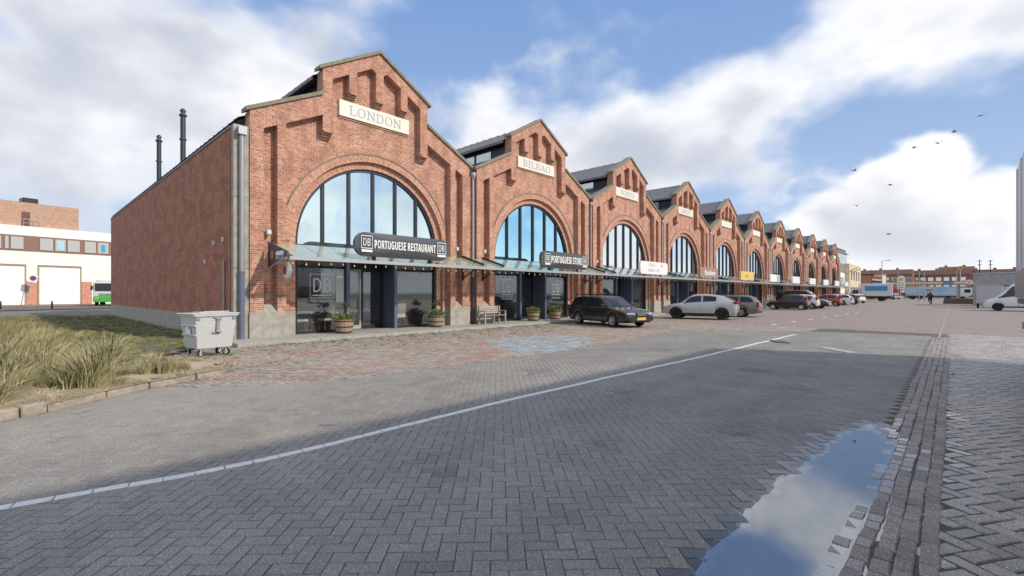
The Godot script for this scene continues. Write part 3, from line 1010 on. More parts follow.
func paver_mesh(l: float, w: float, ch: float, hgt: float, wobble := 0.0, seed_ := 0) -> ArrayMesh:
	var r := RandomNumberGenerator.new()
	r.seed = seed_
	var st := ST()
	var o := []; var i := []; var b := []
	for q in [[-1, 1], [1, 1], [1, -1], [-1, -1]]:
		var j := Vector3(r.randf_range(-wobble, wobble), 0, r.randf_range(-wobble, wobble))
		var p := Vector3(q[0] * l / 2, 0, q[1] * w / 2) + j
		o.append(p + Vector3(0, -ch, 0)); b.append(p + Vector3(0, -hgt, 0))
		i.append(p + Vector3(-q[0] * ch * 1.2, r.randf_range(-wobble, wobble) * 0.3, -q[1] * ch * 1.2))
	quad(st, i[0], i[1], i[2], i[3])
	for k in 4:
		var k1 := (k + 1) % 4
		quad(st, o[k], o[k1], i[k1], i[k]); quad(st, b[k], b[k1], o[k1], o[k])
	return st.commit()

func paver_mat(key: String, tex: Texture2D, size: float, rough: float, tint := Color(1, 1, 1)) -> StandardMaterial3D:
	var m := tmat(key, tint, rough, tex, Vector3(size, size, size))
	return m

# lay out pieces given as [transform, colour, wet]; the 300 nearest become parts of their own, the rest one mass
func lay(parent: Node3D, piece: String, list: Array, meshes: Array, tex: Texture2D, tex_size: float, rough: float, singles: int) -> void:
	var vx := Vector3(cos(deg_to_rad(43.29)), 0, -sin(deg_to_rad(43.29)))
	var rt := Vector3(-vx.z, 0, vx.x)
	for q in list:
		var d: Vector3 = q[0].origin - CAM
		var dep := d.dot(vx); var lat := d.dot(rt)
		var seen := dep > 2.45 and absf(lat) < dep * 1.13
		q.append(dep if seen else 1000.0 + d.length())
	list.sort_custom(func(a, b): return a[3] < b[3])
	var tints := []
	var n_single := mini(singles, list.size())
	for k in n_single:
		var q = list[k]
		var c: Color = q[1]
		var idx := -1
		for t in tints.size():
			if tints[t][1] == q[2] and absf(tints[t][0].r - c.r) + absf(tints[t][0].g - c.g) + absf(tints[t][0].b - c.b) < 0.05:
				idx = t; break
		if idx < 0:
			var m := paver_mat("%s_%s_tint_%d" % [parent.name, piece, tints.size()], tex, tex_size, 0.16 if q[2] else rough, c)
			tints.append([c, q[2], m]); idx = tints.size() - 1
		var o := MeshInstance3D.new()
		o.name = piece
		o.mesh = meshes[k % meshes.size()]
		o.transform = q[0]
		o.material_override = tints[idx][2]
		parent.add_child(o, true)
	for wet in [false, true]:
		for v in meshes.size():
			var part := []
			for k in range(n_single, list.size()):
				if list[k][2] == wet and k % meshes.size() == v: part.append(list[k])
			if part.is_empty(): continue
			var mm := MultiMesh.new()
			mm.transform_format = MultiMesh.TRANSFORM_3D
			mm.use_colors = true
			mm.mesh = meshes[v]
			mm.instance_count = part.size()
			for k in part.size():
				mm.set_instance_transform(k, part[k][0]); mm.set_instance_color(k, part[k][1])
			var mi := MultiMeshInstance3D.new()
			mi.name = piece + "_field"
			mi.multimesh = mm
			var m := paver_mat("%s_%s_mass_%s" % [parent.name, piece, wet], tex, tex_size, 0.16 if wet else rough)
			m.vertex_color_use_as_albedo = true
			mi.material_override = m
			mi.set_meta("kind", "stuff")
			parent.add_child(mi, true)

# herringbone of l by l/2 pavers turned by ang, kept where keep(x, z) holds
func herringbone(l: float, ang: float, x0: float, x1: float, z0: float, z1: float, keep: Callable, tone: Callable, jitter: float, tilt: float) -> Array:
	var w := l / 2
	var c := Vector2((x0 + x1) / 2, (z0 + z1) / 2)
	var rad := Vector2(x1 - x0, z1 - z0).length() / 2
	var n := int(ceil(rad / w))
	var out := []
	var ca := cos(ang); var sa := sin(ang)
	for i in range(-n, n):
		for j in range(-n, n):
			var k := posmod(i - j, 4)
			if k != 0 and k != 3: continue
			var u := (i + (1.0 if k == 0 else 0.5)) * w
			var v := (j + (0.5 if k == 0 else 1.0)) * w
			var x := c.x + u * ca - v * sa
			var z := c.y + u * sa + v * ca
			if x < x0 or x > x1 or z < z0 or z > z1 or not keep.call(x, z): continue
			var yaw := -ang + (0.0 if k == 0 else PI / 2) + rng.randf_range(-jitter, jitter) * 0.5
			var y := surf(x, z)
			var gx := (surf(x + 0.06, z) - surf(x - 0.06, z)) / 0.12
			var gz := (surf(x, z + 0.06) - surf(x, z - 0.06)) / 0.12
			var up := Vector3(-gx + rng.randf_range(-tilt, tilt), 1, -gz + rng.randf_range(-tilt, tilt)).normalized()
			var f := Vector3(cos(yaw), 0, -sin(yaw))
			var s := f.cross(up).normalized()
			f = up.cross(s)
			if z > 16.75 and z < 16.97: y -= 0.005
			var wet: bool = y < -0.005 and x < 8.6 and z > 15.2
			var col: Color = tone.call(x, z)
			if wet:
				var soak := 0.34 if y < -0.0135 else 0.5
				col = Color(col.r * soak, col.g * soak, col.b * soak * 1.05)
			out.append([Transform3D(Basis(f, up, s), Vector3(x, y + rng.randf_range(-0.0012, 0.0012), z)), col, wet])
	return out

func sheet(called: String, parent: Node3D, x0: float, x1: float, z0: float, z1: float, y: float, m: Material) -> MeshInstance3D:
	var st := ST()
	quad(st, Vector3(x0, y, z1), Vector3(x1, y, z1), Vector3(x1, y, z0), Vector3(x0, y, z0))
	return node(called, st, m, parent)

func build_ground() -> void:
	for p in KERB: verge.append(p)
	for p in [Vector2(2.3, 3.0), Vector2(3.3, 1.6), Vector2(3.9, 0.5), Vector2(4.8, -1.2), Vector2(4.8, -40), Vector2(-40, -40), Vector2(-40, 11.6)]: verge.append(p)
	var st: SurfaceTool
	var g := setting("ground", "bare grey-brown ground reaching to the horizon", "ground")
	sheet("sheet", g, -700, 900, -700, 700, -0.10, tmat("far_ground", Color(0.20, 0.19, 0.175), 0.95, grime, Vector3(9, 9, 9)))
	# bed of sand and dirt under all pavers in the foreground
	var bed := setting("paving_bed", "dark sandy dirt in the joints of the paving", "joint sand")
	st = ST()
	var dx := 0.14
	for i in range(-62, 180):
		for j in range(11, 175):
			var x := i * dx; var z := j * dx
			if z > 24.0: continue
			var p := []
			for q in [[0, 1], [1, 1], [1, 0], [0, 0]]:
				var xx: float = x + q[0] * dx; var zz: float = z + q[1] * dx
				p.append(Vector3(xx, surf(xx, zz) - 0.009, zz))
			quad(st, p[0], p[1], p[2], p[3])
	node("bed", st, tmat("joint_sand", Color(0.13, 0.118, 0.10), 0.95, grime, Vector3(0.7, 0.7, 0.7)), bed)
	# --- grey concrete pavers of the carriageway
	var road := setting("road", "carriageway of grey concrete pavers laid in herringbone", "road")
	var in_grey := func(x: float, z: float):
		if z > 16.33 or z < red_line(x) or x > grey_end(z): return false
		return not Geometry2D.is_point_in_polygon(Vector2(x, z), verge)
	var blue := PackedVector2Array([Vector2(10.6, 5.5), Vector2(12.6, 5.2), Vector2(13.9, 5.8), Vector2(14.6, 7.4), Vector2(12.2, 8.6), Vector2(10.2, 9.2), Vector2(8.9, 8.7)])
	# what is left of a pale blue painted road marking
	var painted := func(x: float, z: float, c: Color):
		if Geometry2D.is_point_in_polygon(Vector2(x, z), blue) and rng.randf() < 0.56 + noise_a.get_noise_2d(x * 7, z * 7) * 1.3:
			return c.lerp(Color(0.66, 1.12, 1.36), rng.randf_range(0.3, 0.9))
		return c
	var spots := [Vector3(2.6, 13.6, 0.22), Vector3(4.4, 14.2, 0.3), Vector3(6.8, 13.0, 0.25), Vector3(3.4, 10.2, 0.35), Vector3(7.4, 10.6, 0.4), Vector3(10.5, 13.9, 0.5), Vector3(12.6, 11.0, 0.4), Vector3(5.6, 15.2, 0.2), Vector3(9.0, 15.0, 0.35), Vector3(1.6, 14.6, 0.2), Vector3(14.5, 12.8, 0.5)]
	var grey_tone := func(x: float, z: float):
		var v := 0.62 + noise_b.get_noise_2d(x * 2.0, z * 2.0) * 0.10 + noise_a.get_noise_2d(x * 0.5 + 30, z * 0.9) * 0.10 + rng.randf_range(-0.035, 0.035)
		# oil spots and the rubbed tracks of tyres
		for sp in spots:
			var dd: float = Vector2(x - sp.x, z - sp.y).length() / sp.z + noise_b.get_noise_2d(x * 12, z * 12) * 0.8
			if dd < 1.0: v *= lerpf(0.66, 1.0, clampf(dd, 0.0, 1.0))
		for tz in [13.15, 14.75]:
			if absf(z - tz - 0.15 * sin(x * 0.3)) < 0.17 + noise_a.get_noise_2d(x * 3, z * 5) * 0.2: v *= 0.93
		if rng.randf() < 0.012: v *= rng.randf_range(0.72, 1.22)
		var c := Color(v, v * 0.97, v * 0.92)
		# sand blown from the verge lies on the pavers near it
		var dust := clampf(0.55 - (z - 7.0) * 0.10 - maxf(x - 3.0, 0.0) * 0.03 + noise_b.get_noise_2d(x * 5, z * 5) * 0.5, 0.0, 0.5)
		return painted.call(x, z, c.lerp(Color(0.86, 0.79, 0.66), dust))
	var pm := [paver_mesh(0.2090, 0.102, 0.003, 0.03, 0.001, 1), paver_mesh(0.2085, 0.1015, 0.0035, 0.03, 0.0012, 2), paver_mesh(0.208, 0.101, 0.003, 0.03, 0.0015, 3)]
	var lay_list := herringbone(0.214, PI / 4, -8.6, 23.4, 5.8, 16.4, in_grey, grey_tone, 0.006, 0.0035)
	lay(road, "paver", lay_list, pm, speckle, 0.62, 0.85, 300)
	# --- white block line
	var wl := setting("road_line", "curving white line of blocks let into the road paving", "road line")
	var lp := [Vector2(-3.2, 10.9), Vector2(-1.2, 11.45), Vector2(0.13, 11.78), Vector2(0.59, 11.88), Vector2(1.05, 11.99), Vector2(1.5, 12.06), Vector2(1.97, 12.09), Vector2(3.15, 12.08), Vector2(4.93, 12.05), Vector2(7.47, 12.12), Vector2(11.76, 12.29), Vector2(20.6, 12.45)]
	var wm := tmat("white_block", Color(0.80, 0.80, 0.78), 0.8, noise_tex(0.03, Color(0.72, 0.72, 0.72), Color(1, 1, 1), 31, 256), Vector3(0.5, 0.5, 0.5))
	var wmesh := []
	for k in 3: wmesh.append(paver_mesh(0.219, 0.098, 0.004, 0.04, 0.003, 40 + k))
	var x := -3.1
	var kk := 0
	while x < 20.5:
		var z := poly_line(lp, x); var z1 := poly_line(lp, x + 0.228)
		var d := Vector3(0.228, 0, z1 - z).normalized()
		var o := MeshInstance3D.new()
		o.name = "white_block"
		o.mesh = wmesh[kk % 3]
		var mx := x + d.x * 0.114; var mz := z + d.z * 0.114
		o.transform = Transform3D(Basis(d, Vector3.UP, d.cross(Vector3.UP)).rotated(Vector3.UP, rng.randf_range(-0.012, 0.012)), Vector3(mx, surf(mx, mz) + 0.004, mz + rng.randf_range(-0.004, 0.004)))
		o.material_override = wm
		wl.add_child(o, true)
		x += 0.228 * d.x
		kk += 1
	# --- reddish clinkers of the parking strip
	var park := setting("parking_paving", "reddish worn brick paving of the parking strip along the halls", "paving")
	var in_red := func(xx: float, zz: float):
		if zz < 1.58 and xx > 4.4: return false
		if zz < -0.1 or (zz > red_line(xx) and xx < grey_end(zz) and zz > red_line(xx)): return false
		return not Geometry2D.is_point_in_polygon(Vector2(xx, zz), verge)
	var red_tone := func(xx: float, zz: float):
		var n := noise_a.get_noise_2d(xx * 1.6, zz * 1.6)
		var rdd := noise_b.get_noise_2d(xx * 1.1 + 40, zz * 1.1)
		var c := Color(0.86, 0.74, 0.665).lerp(Color(0.92, 0.58, 0.47), clampf(-0.05 + rdd * 1.9, 0, 1))
		c = c.lerp(Color(0.78, 0.70, 0.54), clampf(n * 1.3 + 0.2 + (0.3 if zz < 3.2 else 0.0), 0.0, 0.85))
		var v := rng.randf_range(0.72, 1.15)
		return painted.call(xx, zz, Color(c.r * v, c.g * v, c.b * v))
	var rm := []
	for k in 3: rm.append(paver_mesh(0.213, 0.101, 0.007, 0.03, 0.004, 60 + k))
	lay(park, "brick", herringbone(0.22, 0.0, 1.0, 25.0, -0.1, 12.5, in_red, red_tone, 0.03, 0.02), rm, speckle, 0.9, 0.9, 0)
	# --- gutter of setts
	var gut := setting("gutter", "gutter strip of five rows of worn purplish setts", "gutter")
	var setts := []
	for r in 5:
		var sx := 1.2 + rng.randf() * 0.1
		var wob := rng.randf() * 10.0
		while sx < 22.8:
			var l := rng.randf_range(0.125, 0.185)
			var cx := sx + l / 2
			var z := 16.405 + r * 0.0975 + 0.006 * sin(cx * 1.7 + wob) + noise_b.get_noise_2d(cx * 3, r * 9.0) * 0.006 - 0.06 * sstep(4.5, 2.5, cx) * (1.0 - r / 4.0)
			if r == 0 and cx > 4.2 and cx < 7.4 and rng.randf() < 0.35:
				sx += l + 0.008; continue
			var y := surf(cx, z) + rng.randf_range(-0.002, 0.003) + (rng.randf_range(-0.008, 0.002) if r == 0 else 0.0)
			var v := rng.randf_range(0.75, 1.12)
			var c := Color(0.88 * v, 0.755 * v, 0.70 * v).lerp(Color(0.70 * v, 0.68 * v, 0.65 * v), rng.randf() * 0.6)
			var wet := y < -0.005 and cx < 8.0
			if wet: c = Color(c.r * 0.7, c.g * 0.7, c.b * 0.72)
			var up := Vector3(rng.randf_range(-0.025, 0.025), 1, rng.randf_range(-0.03, 0.03)).normalized()
			var f := Vector3(1, 0, rng.randf_range(-0.05, 0.05)).normalized()
			var s := f.cross(up).normalized()
			f = up.cross(s)
			setts.append([Transform3D(Basis(f * (l / 0.155), up, s), Vector3(cx, y + 0.002, z)), c, wet])
			sx += l + 0.008
	var sm := []
	for k in 6: sm.append(paver_mesh(0.152, 0.092, 0.008, 0.06, 0.005, 80 + k))
	lay(gut, "sett", setts, sm, speckle, 0.8, 0.7, 300)
	# --- old clinkers of the quay side
	var quay := setting("quay_paving", "old worn brown clinker paving with mossy joints on the quay side", "paving")
	var in_quay := func(xx: float, zz: float): return zz > 16.80
	var quay_tone := func(xx: float, zz: float):
		var v := rng.randf_range(0.72, 1.02) * (1.0 + noise_b.get_noise_2d(xx * 2.5, zz * 2.5) * 0.35)
		var c := Color(1.02 * v, 0.87 * v, 0.79 * v).lerp(Color(0.98 * v, 0.92 * v, 0.84 * v), rng.randf())
		if rng.randf() < 0.03: c = c.lerp(Color(1.2, 1.15, 1.05), 0.5)
		return c
	var qm := []
	for k in 6: qm.append(paver_mesh(0.225, 0.1065, 0.007, 0.06, 0.005, 90 + k))
	lay(quay, "clinker", herringbone(0.236, deg_to_rad(34.0), 0.5, 25.0, 16.75, 23.5, in_quay, quay_tone, 0.05, 0.016), qm, speckle, 0.9, 0.42, 300)
	# moss in the joints of the quay clinkers
	sheet("moss", quay, 0.5, 25.0, 16.88, 23.5, -0.0085, tmat("joint_moss", Color(0.12, 0.115, 0.075), 0.95, grime, Vector3(0.5, 0.5, 0.5)))
	# --- the same pavings farther off, too small to tell apart
	sheet("far_bricks", park, 24.9, 260, 1.4, 16.55, -0.006, tmat("far_clinker", Color(1, 1, 1), 0.9, clinker_tex, Vector3(7.2, 7.2, 7.2)))
	sheet("far_clinkers", quay, 24.9, 260, 16.57, 75, -0.006, tmat("far_quay", Color(1, 1, 1), 0.8, clinker_tex, Vector3(7.9, 7.9, 7.9)))
	sheet("far_clinkers", quay, -40, 24.88, 23.6, 75, -0.006, mats.far_quay)
	sheet("far_bricks", park, -40, -8.7, 5.0, 23.5, -0.02, mats.far_clinker)
	# thin pale kerb line beyond the gutter
	st = ST()
	for k in 40:
		var xa := 22.9 + k * 2.0
		var za := 16.5
		var zb := 16.5
		quad(st, Vector3(xa, 0.004, za + 0.07), Vector3(xa + 1.98, 0.004, zb + 0.07), Vector3(xa + 1.98, 0.004, zb), Vector3(xa, 0.004, za))
	node("pale_edge", st, mats.kerbstone, quay)
	for k in 7:
		var xk := 26.0 + k * 3.4
		st = ST()
		var zk := 10.2 + k * 0.15
		quad(st, Vector3(xk, 0.002, zk + 0.16), Vector3(xk + 0.9, 0.002, zk + 0.16), Vector3(xk + 0.9, 0.002, zk), Vector3(xk, 0.002, zk))
		node("worn_dash", st, mats.white_block, park)
	# --- puddle
	var pud := MeshInstance3D.new()
	pud.name = "puddle"
	st = ST()
	quad(st, Vector3(0.6, -0.0125, 16.62), Vector3(8.4, -0.0125, 16.62), Vector3(8.4, -0.0125, 15.3), Vector3(0.6, -0.0125, 15.3))
	pud.mesh = st.commit()
	sheet("silt", road, 0.6, 8.4, 15.4, 16.40, -0.0165, tmat("puddle_silt", Color(0.075, 0.068, 0.056), 0.9, grime, Vector3(0.6, 0.6, 0.6)))
	var wmat := mat("water", Color(0.78, 0.82, 0.86, 0.42), 0.012, 1.0)
	wmat.albedo_texture = noise_tex(0.02, Color(0.9, 0.9, 0.9), Color(1, 1, 1), 70, 128)
	wmat.uv1_triplanar = true
	wmat.uv1_world_triplanar = true
	pud.material_override = wmat
	add_child(pud)
	tag(pud, "rain puddle along the gutter mirroring the sky", "puddle", "", "structure")
	# --- raised pavement before the halls
	var pav := setting("pavement", "pale concrete pavement with low kerb in front of the halls", "pavement")
	var pmm := tmat("pavement_slab", Color(0.42, 0.405, 0.37), 0.9, grime, Vector3(1.9, 1.9, 1.9))
	for k in 45:
		var xa := 4.5 + k * 2.5
		st = ST()
		cbox(st, Vector3(xa + 1.245, -0.05, 0.335), Vector3(2.485, 0.30, 2.37), 0.012)
		node("slab", st, pmm, pav)
	# --- covers in the road
	for q in [[15.75, 14.55, 1.15, 0.34, "pale rectangular concrete cover set in the road paving", "cover_pale", Color(0.42, 0.41, 0.39)], [17.2, 12.75, 0.8, 0.42, "dark iron drain cover beside the end of the white line", "cover_iron", Color(0.09, 0.09, 0.09)]]:
		var cv := thing("road_cover", q[4], "drain cover", Vector3(q[0], 0, q[1]), 0.75 if q[2] > 1 else 0.5, "covers in the road")
		st = ST()
		cbox(st, Vector3(0, -0.01, 0), Vector3(q[2], 0.05, q[3]), 0.006)
		node("frame", st, mats.concrete if q[2] > 1 else mats.steel_dark, cv)
		for n in 6:
			st = ST()
			cbox(st, Vector3(-q[2] * 0.42 + n * q[2] * 0.168, 0.016, 0), Vector3(q[2] * 0.14, 0.012, q[3] * 0.86), 0.003)
			node("bar", st, mat(q[5], q[6], 0.6), cv)
	build_verge()

func verge_height(x: float, z: float) -> float:
	var h := 0.11 + noise_a.get_noise_2d(x * 2.2 + 7, z * 2.2) * 0.09
	h += 0.20 * exp(-(pow((x + 0.6) / 1.8, 2) + pow((z - 4.6) / 1.8, 2)))
	h += 0.10 * exp(-(pow((x - 2.1) / 0.6, 2) + pow((z - 5.4) / 0.5, 2)))
	h *= 1.0 - 0.75 * sstep(1.6, 3.2, x) * sstep(5.0, 3.6, z)
	return h

func build_verge() -> void:
	var st := ST()
	var v := setting("verge", "sandy dune verge beside the flank wall", "verge")
	var soil := []
	var d := 0.2
	var col := func(x: float, z: float):
		var n := noise_b.get_noise_2d(x * 3, z * 3)
		var sand := exp(-(pow((x - 2.3) / 0.75, 2) + pow((z - 5.7) / 0.6, 2))) + exp(-(pow((x - 0.45) / 0.5, 2) + pow((z - 7.15) / 0.35, 2)))
		var c := Color(0.17, 0.15, 0.085).lerp(Color(0.10, 0.125, 0.04), clampf(0.5 + n, 0, 1))
		if not Geometry2D.is_point_in_polygon(Vector2(x + 0.42 + n * 0.3, z + 0.45 + n * 0.3), verge) and x < 3.2: sand += 0.8
		return c.lerp(Color(0.52, 0.43, 0.30), clampf(sand * 1.4 + n * 0.5, 0, 1))
	for i in range(-60, 25):
		for j in range(-140, 62):
			var p := []; var ok := true
			for q in [[0, 1], [1, 1], [1, 0], [0, 0]]:
				var x: float = (i + q[0]) * d; var z: float = (j + q[1]) * d
				if not Geometry2D.is_point_in_polygon(Vector2(x, z), verge): ok = false
				p.append(Vector3(x, verge_height(x, z), z))
			if not ok: continue
			var c: Color = col.call(p[3].x, p[3].z)
			var nn: Vector3 = (p[1] - p[0]).cross(p[2] - p[0]).normalized()
			for k in [0, 2, 1, 0, 3, 2]:
				st.set_color(col.call(p[k].x, p[k].z)); st.set_normal(nn); st.add_vertex(p[k])
	# skirt of sand up to the kerb
	for k in KERB.size() - 1:
		var a := Vector3(KERB[k].x, 0.10, KERB[k].y); var b := Vector3(KERB[k + 1].x, 0.10, KERB[k + 1].y)
		var inn := Vector3(-0.30, 0, -0.34)
		var p := [a, b, Vector3(b.x + inn.x, verge_height(b.x + inn.x, b.z + inn.z) + 0.004, b.z + inn.z), Vector3(a.x + inn.x, verge_height(a.x + inn.x, a.z + inn.z) + 0.004, a.z + inn.z)]
		var nn := Vector3.UP
		for q in [0, 2, 1, 0, 3, 2]:
			st.set_color(Color(0.42, 0.34, 0.23)); st.set_normal(nn); st.add_vertex(p[q])
	var sm := tmat("dune_soil", Color(1, 1, 1), 0.98, noise_tex(0.06, Color(0.6, 0.6, 0.6), Color(1.0, 1.0, 1.0), 55, 256), Vector3(0.6, 0.6, 0.6))
	sm.vertex_color_use_as_albedo = true
	node("sand", st, sm, v)
	# kerb stones
	var kb := setting("kerb", "weathered concrete kerb stones round the dune verge", "kerb")
	var run := []
	for k in range(1, KERB.size()):
		var a: Vector2 = KERB[k - 1]; var b: Vector2 = KERB[k]
		if k == 1: a = b + (a - b).normalized() * 4.0
		var n := maxi(1, int(round(a.distance_to(b) / 0.95)))
		for i in n: run.append([a.lerp(b, float(i) / n), a.lerp(b, float(i + 1) / n)])
	for q in run:
		var a: Vector2 = q[0]; var b: Vector2 = q[1]
		var m := (a + b) / 2
		var dr := (b - a).normalized()
		var f := Vector3(dr.x, 0, dr.y)
		st = ST()
		var hh := rng.randf_range(0.12, 0.145) if m.x < 0.3 else rng.randf_range(0.085, 0.10)
		cbox(st, Vector3(m.x, hh / 2 - 0.03, m.y) - f.cross(Vector3.UP) * 0.07, Vector3(a.distance_to(b) - 0.022, hh + 0.06, 0.15), 0.018, Basis(f, Vector3.UP, f.cross(Vector3.UP)).rotated(Vector3.UP, rng.randf_range(-0.012, 0.012)))
		node("kerb_stone", st, mats.kerbstone, kb)

# ------------------------------------------------------------------ grass
func tuft(blades: int, hgt: float, spread: float, lean: Vector3, cols: Array, seed_: int, width := 0.006) -> ArrayMesh:
	var r := RandomNumberGenerator.new()
	r.seed = seed_
	var st := ST()
	for k in blades:
		var a := r.randf() * TAU
		var base := Vector3(cos(a), 0, sin(a)) * spread * 0.35 * sqrt(r.randf())
		var out := Vector3(cos(a + r.randf_range(-0.6, 0.6)), 0, sin(a + r.randf_range(-0.6, 0.6)))
		var h := hgt * r.randf_range(0.45, 1.1)
		var bend := r.randf_range(0.15, 0.95)
		var side := Vector3(-sin(a), 0, cos(a)).rotated(Vector3.UP, r.randf_range(-1, 1)) * width * r.randf_range(0.6, 1.3)
		var c: Color = cols[r.randi() % cols.size()]
		var v := r.randf_range(0.7, 1.25)
		c = Color(c.r * v, c.g * v, c.b * v)
		var pts := []
		for s in 5:
			var t := s / 4.0
			pts.append(base + Vector3.UP * h * (t - 0.38 * bend * t * t * t) + (out * spread * bend + lean * h) * t * t)
		for s in 4:
			var w0 := 1.0 - s / 4.0 * 0.8; var w1 := 1.0 - (s + 1) / 4.0 * 0.95
			var n := side.cross(pts[s + 1] - pts[s]).normalized()
			if n.y < 0: n = -n
			for q in [pts[s] - side * w0, pts[s + 1] - side * w1, pts[s + 1] + side * w1, pts[s] - side * w0, pts[s + 1] + side * w1, pts[s] + side * w0]:
				st.set_color(c); st.set_normal(n); st.add_vertex(q)
	return st.commit()

func scatter(called: String, label: String, meshes: Array, spots: Array, m: Material, cat: String) -> void:
	var root := Node3D.new()
	root.name = called
	add_child(root)
	tag(root, label, cat, "", "stuff")
	for v in meshes.size():
		var part := []
		for k in spots.size():
			if k % meshes.size() == v: part.append(spots[k])
		if part.is_empty(): continue
		var mm := MultiMesh.new()
		mm.transform_format = MultiMesh.TRANSFORM_3D
		mm.mesh = meshes[v]
		mm.instance_count = part.size()
		for k in part.size(): mm.set_instance_transform(k, part[k])
		var mi := MultiMeshInstance3D.new()
		mi.name = "tufts"
		mi.multimesh = mm
		mi.material_override = m
		root.add_child(mi, true)

func build_grass() -> void:
	var gm := mat("grass_blade", Color(1, 1, 1), 0.75)
	gm.vertex_color_use_as_albedo = true
	gm.backlight_enabled = true
	gm.backlight = Color(0.35, 0.35, 0.3)
	var straw := [Color(0.62, 0.53, 0.32), Color(0.55, 0.46, 0.26), Color(0.68, 0.60, 0.40), Color(0.42, 0.39, 0.18), Color(0.30, 0.33, 0.13), Color(0.50, 0.46, 0.24)]
	var green := [Color(0.22, 0.26, 0.09), Color(0.30, 0.32, 0.13), Color(0.42, 0.39, 0.19), Color(0.50, 0.43, 0.24), Color(0.17, 0.21, 0.07)]
	var big := []
	for k in 8: big.append(tuft(120, 0.62, 0.42, Vector3(0.35, -0.02, 0.1), straw if k < 6 else green + straw, 300 + k, 0.0055))
	var spots := []
	while spots.size() < 2100:
		var x := rng.randf_range(-11.0, 3.0); var z := rng.randf_range(-14.0, 8.2)
		if not Geometry2D.is_point_in_polygon(Vector2(x, z), verge): continue
		if not Geometry2D.is_point_in_polygon(Vector2(x + 0.16, z + 0.2), verge): continue
		var dens := 0.75 + noise_b.get_noise_2d(x * 1.2, z * 1.2) * 0.9
		if x > 1.35 and z > 4.6: dens = 0.05
		if x > 0.1 and x < 0.75 and z > 6.7: dens = 0.06
		dens *= 1.0 - sstep(0.9, 2.4, x) * 0.93
		dens *= sstep(-14.0, -9.0, z) * 0.6 + 0.4
		if rng.randf() > dens: continue
		var s := rng.randf_range(0.40, 1.05) * (1.0 if z > -5 else 0.8)
		if x > 0.9: s *= 0.55
		spots.append(Transform3D(Basis(Vector3.UP, rng.randf_range(-1.5, 1.5)).scaled(Vector3(s, s * rng.randf_range(0.6, 1.15), s)), Vector3(x, verge_height(x, z) - 0.02, z)))
	# tussocks at the kerb
	for q in [[0.75, 6.85, 1.2], [0.98, 6.8, 1.1], [0.62, 6.9, 0.9], [1.75, 6.3, 0.7], [1.95, 6.15, 0.65], [1.6, 6.4, 0.55], [-0.3, 7.5, 0.9], [2.2, 6.05, 0.5], [1.35, 4.2, 1.1], [1.5, 3.9, 1.0], [1.2, 3.8, 1.2]]:
		for k in 3:
			spots.append(Transform3D(Basis(Vector3.UP, rng.randf() * TAU).scaled(Vector3.ONE * q[2]), Vector3(q[0] + rng.randf_range(-0.08, 0.08), verge_height(q[0], q[1]) - 0.02, q[1] + rng.randf_range(-0.08, 0.08))))
	scatter("dune_grass", "tall straw-coloured dune grass covering the verge", big, spots, gm, "grass")
	# dead stalks lying on the sand and over the kerb
	var dead := []
	for k in 4: dead.append(tuft(46, 0.10, 0.55, Vector3(0.6, 0, 0.3), [Color(0.58, 0.49, 0.30), Color(0.42, 0.34, 0.20), Color(0.30, 0.24, 0.14), Color(0.66, 0.58, 0.40)], 450 + k, 0.004))
	spots = []
	while spots.size() < 420:
		var x := rng.randf_range(-3.5, 3.0); var z := rng.randf_range(2.0, 8.9)
		if not Geometry2D.is_point_in_polygon(Vector2(x - 0.04, z - 0.04), verge): continue
		var s := rng.randf_range(0.5, 1.2)
		spots.append(Transform3D(Basis(Vector3.UP, rng.randf() * TAU).scaled(Vector3.ONE * s), Vector3(x, maxf(verge_height(x, z), 0.10), z)))
	scatter("dead_stalks", "dead straw stalks lying on the sand along the kerb", dead, spots, gm, "dead grass")
	var low := []
	for k in 5: low.append(tuft(60, 0.13, 0.16, Vector3.ZERO, green, 400 + k, 0.005))
	spots = []
	while spots.size() < 2600:
		var x := rng.randf_range(-9.0, 4.75); var z := rng.randf_range(-24.0, 6.6)
		if not Geometry2D.is_point_in_polygon(Vector2(x, z), verge) or not Geometry2D.is_point_in_polygon(Vector2(x + 0.15, z + 0.15), verge): continue
		var dens := 0.55 + noise_a.get_noise_2d(x * 3.0, z * 3.0) * 1.2
		if x > 1.4 and z > 4.9: dens = 0.05
		if rng.randf() > dens: continue
		var s := rng.randf_range(0.6, 1.5)
		spots.append(Transform3D(Basis(Vector3.UP, rng.randf() * TAU).scaled(Vector3.ONE * s), Vector3(x, verge_height(x, z) - 0.01, z)))
	scatter("verge_grass", "short green grass at the foot of the flank wall", low, spots, gm, "grass")
	var weeds := []
	for k in 3: weeds.append(tuft(26, 0.05, 0.09, Vector3.ZERO, [Color(0.13, 0.17, 0.05), Color(0.20, 0.22, 0.08), Color(0.24, 0.20, 0.10)], 500 + k, 0.006))
	spots = []
	while spots.size() < 900:
		var x := rng.randf_range(2.6, 21.0); var z := 1.62 + 3.2 * pow(rng.randf(), 2.2)
		if x < 4.6: z = rng.randf_range(0.8, 6.0)
		if Geometry2D.is_point_in_polygon(Vector2(x, z), verge): continue
		if rng.randf() > 0.45 + noise_a.get_noise_2d(x * 4, z * 4) * 1.5: continue
		spots.append(Transform3D(Basis(Vector3.UP, rng.randf() * TAU).scaled(Vector3.ONE * rng.randf_range(0.4, 1.1)), Vector3(x, surf(x, z) - 0.008, z)))
	scatter("weeds", "small weeds sprouting between the bricks near the pavement kerb", weeds, spots, gm, "weeds")

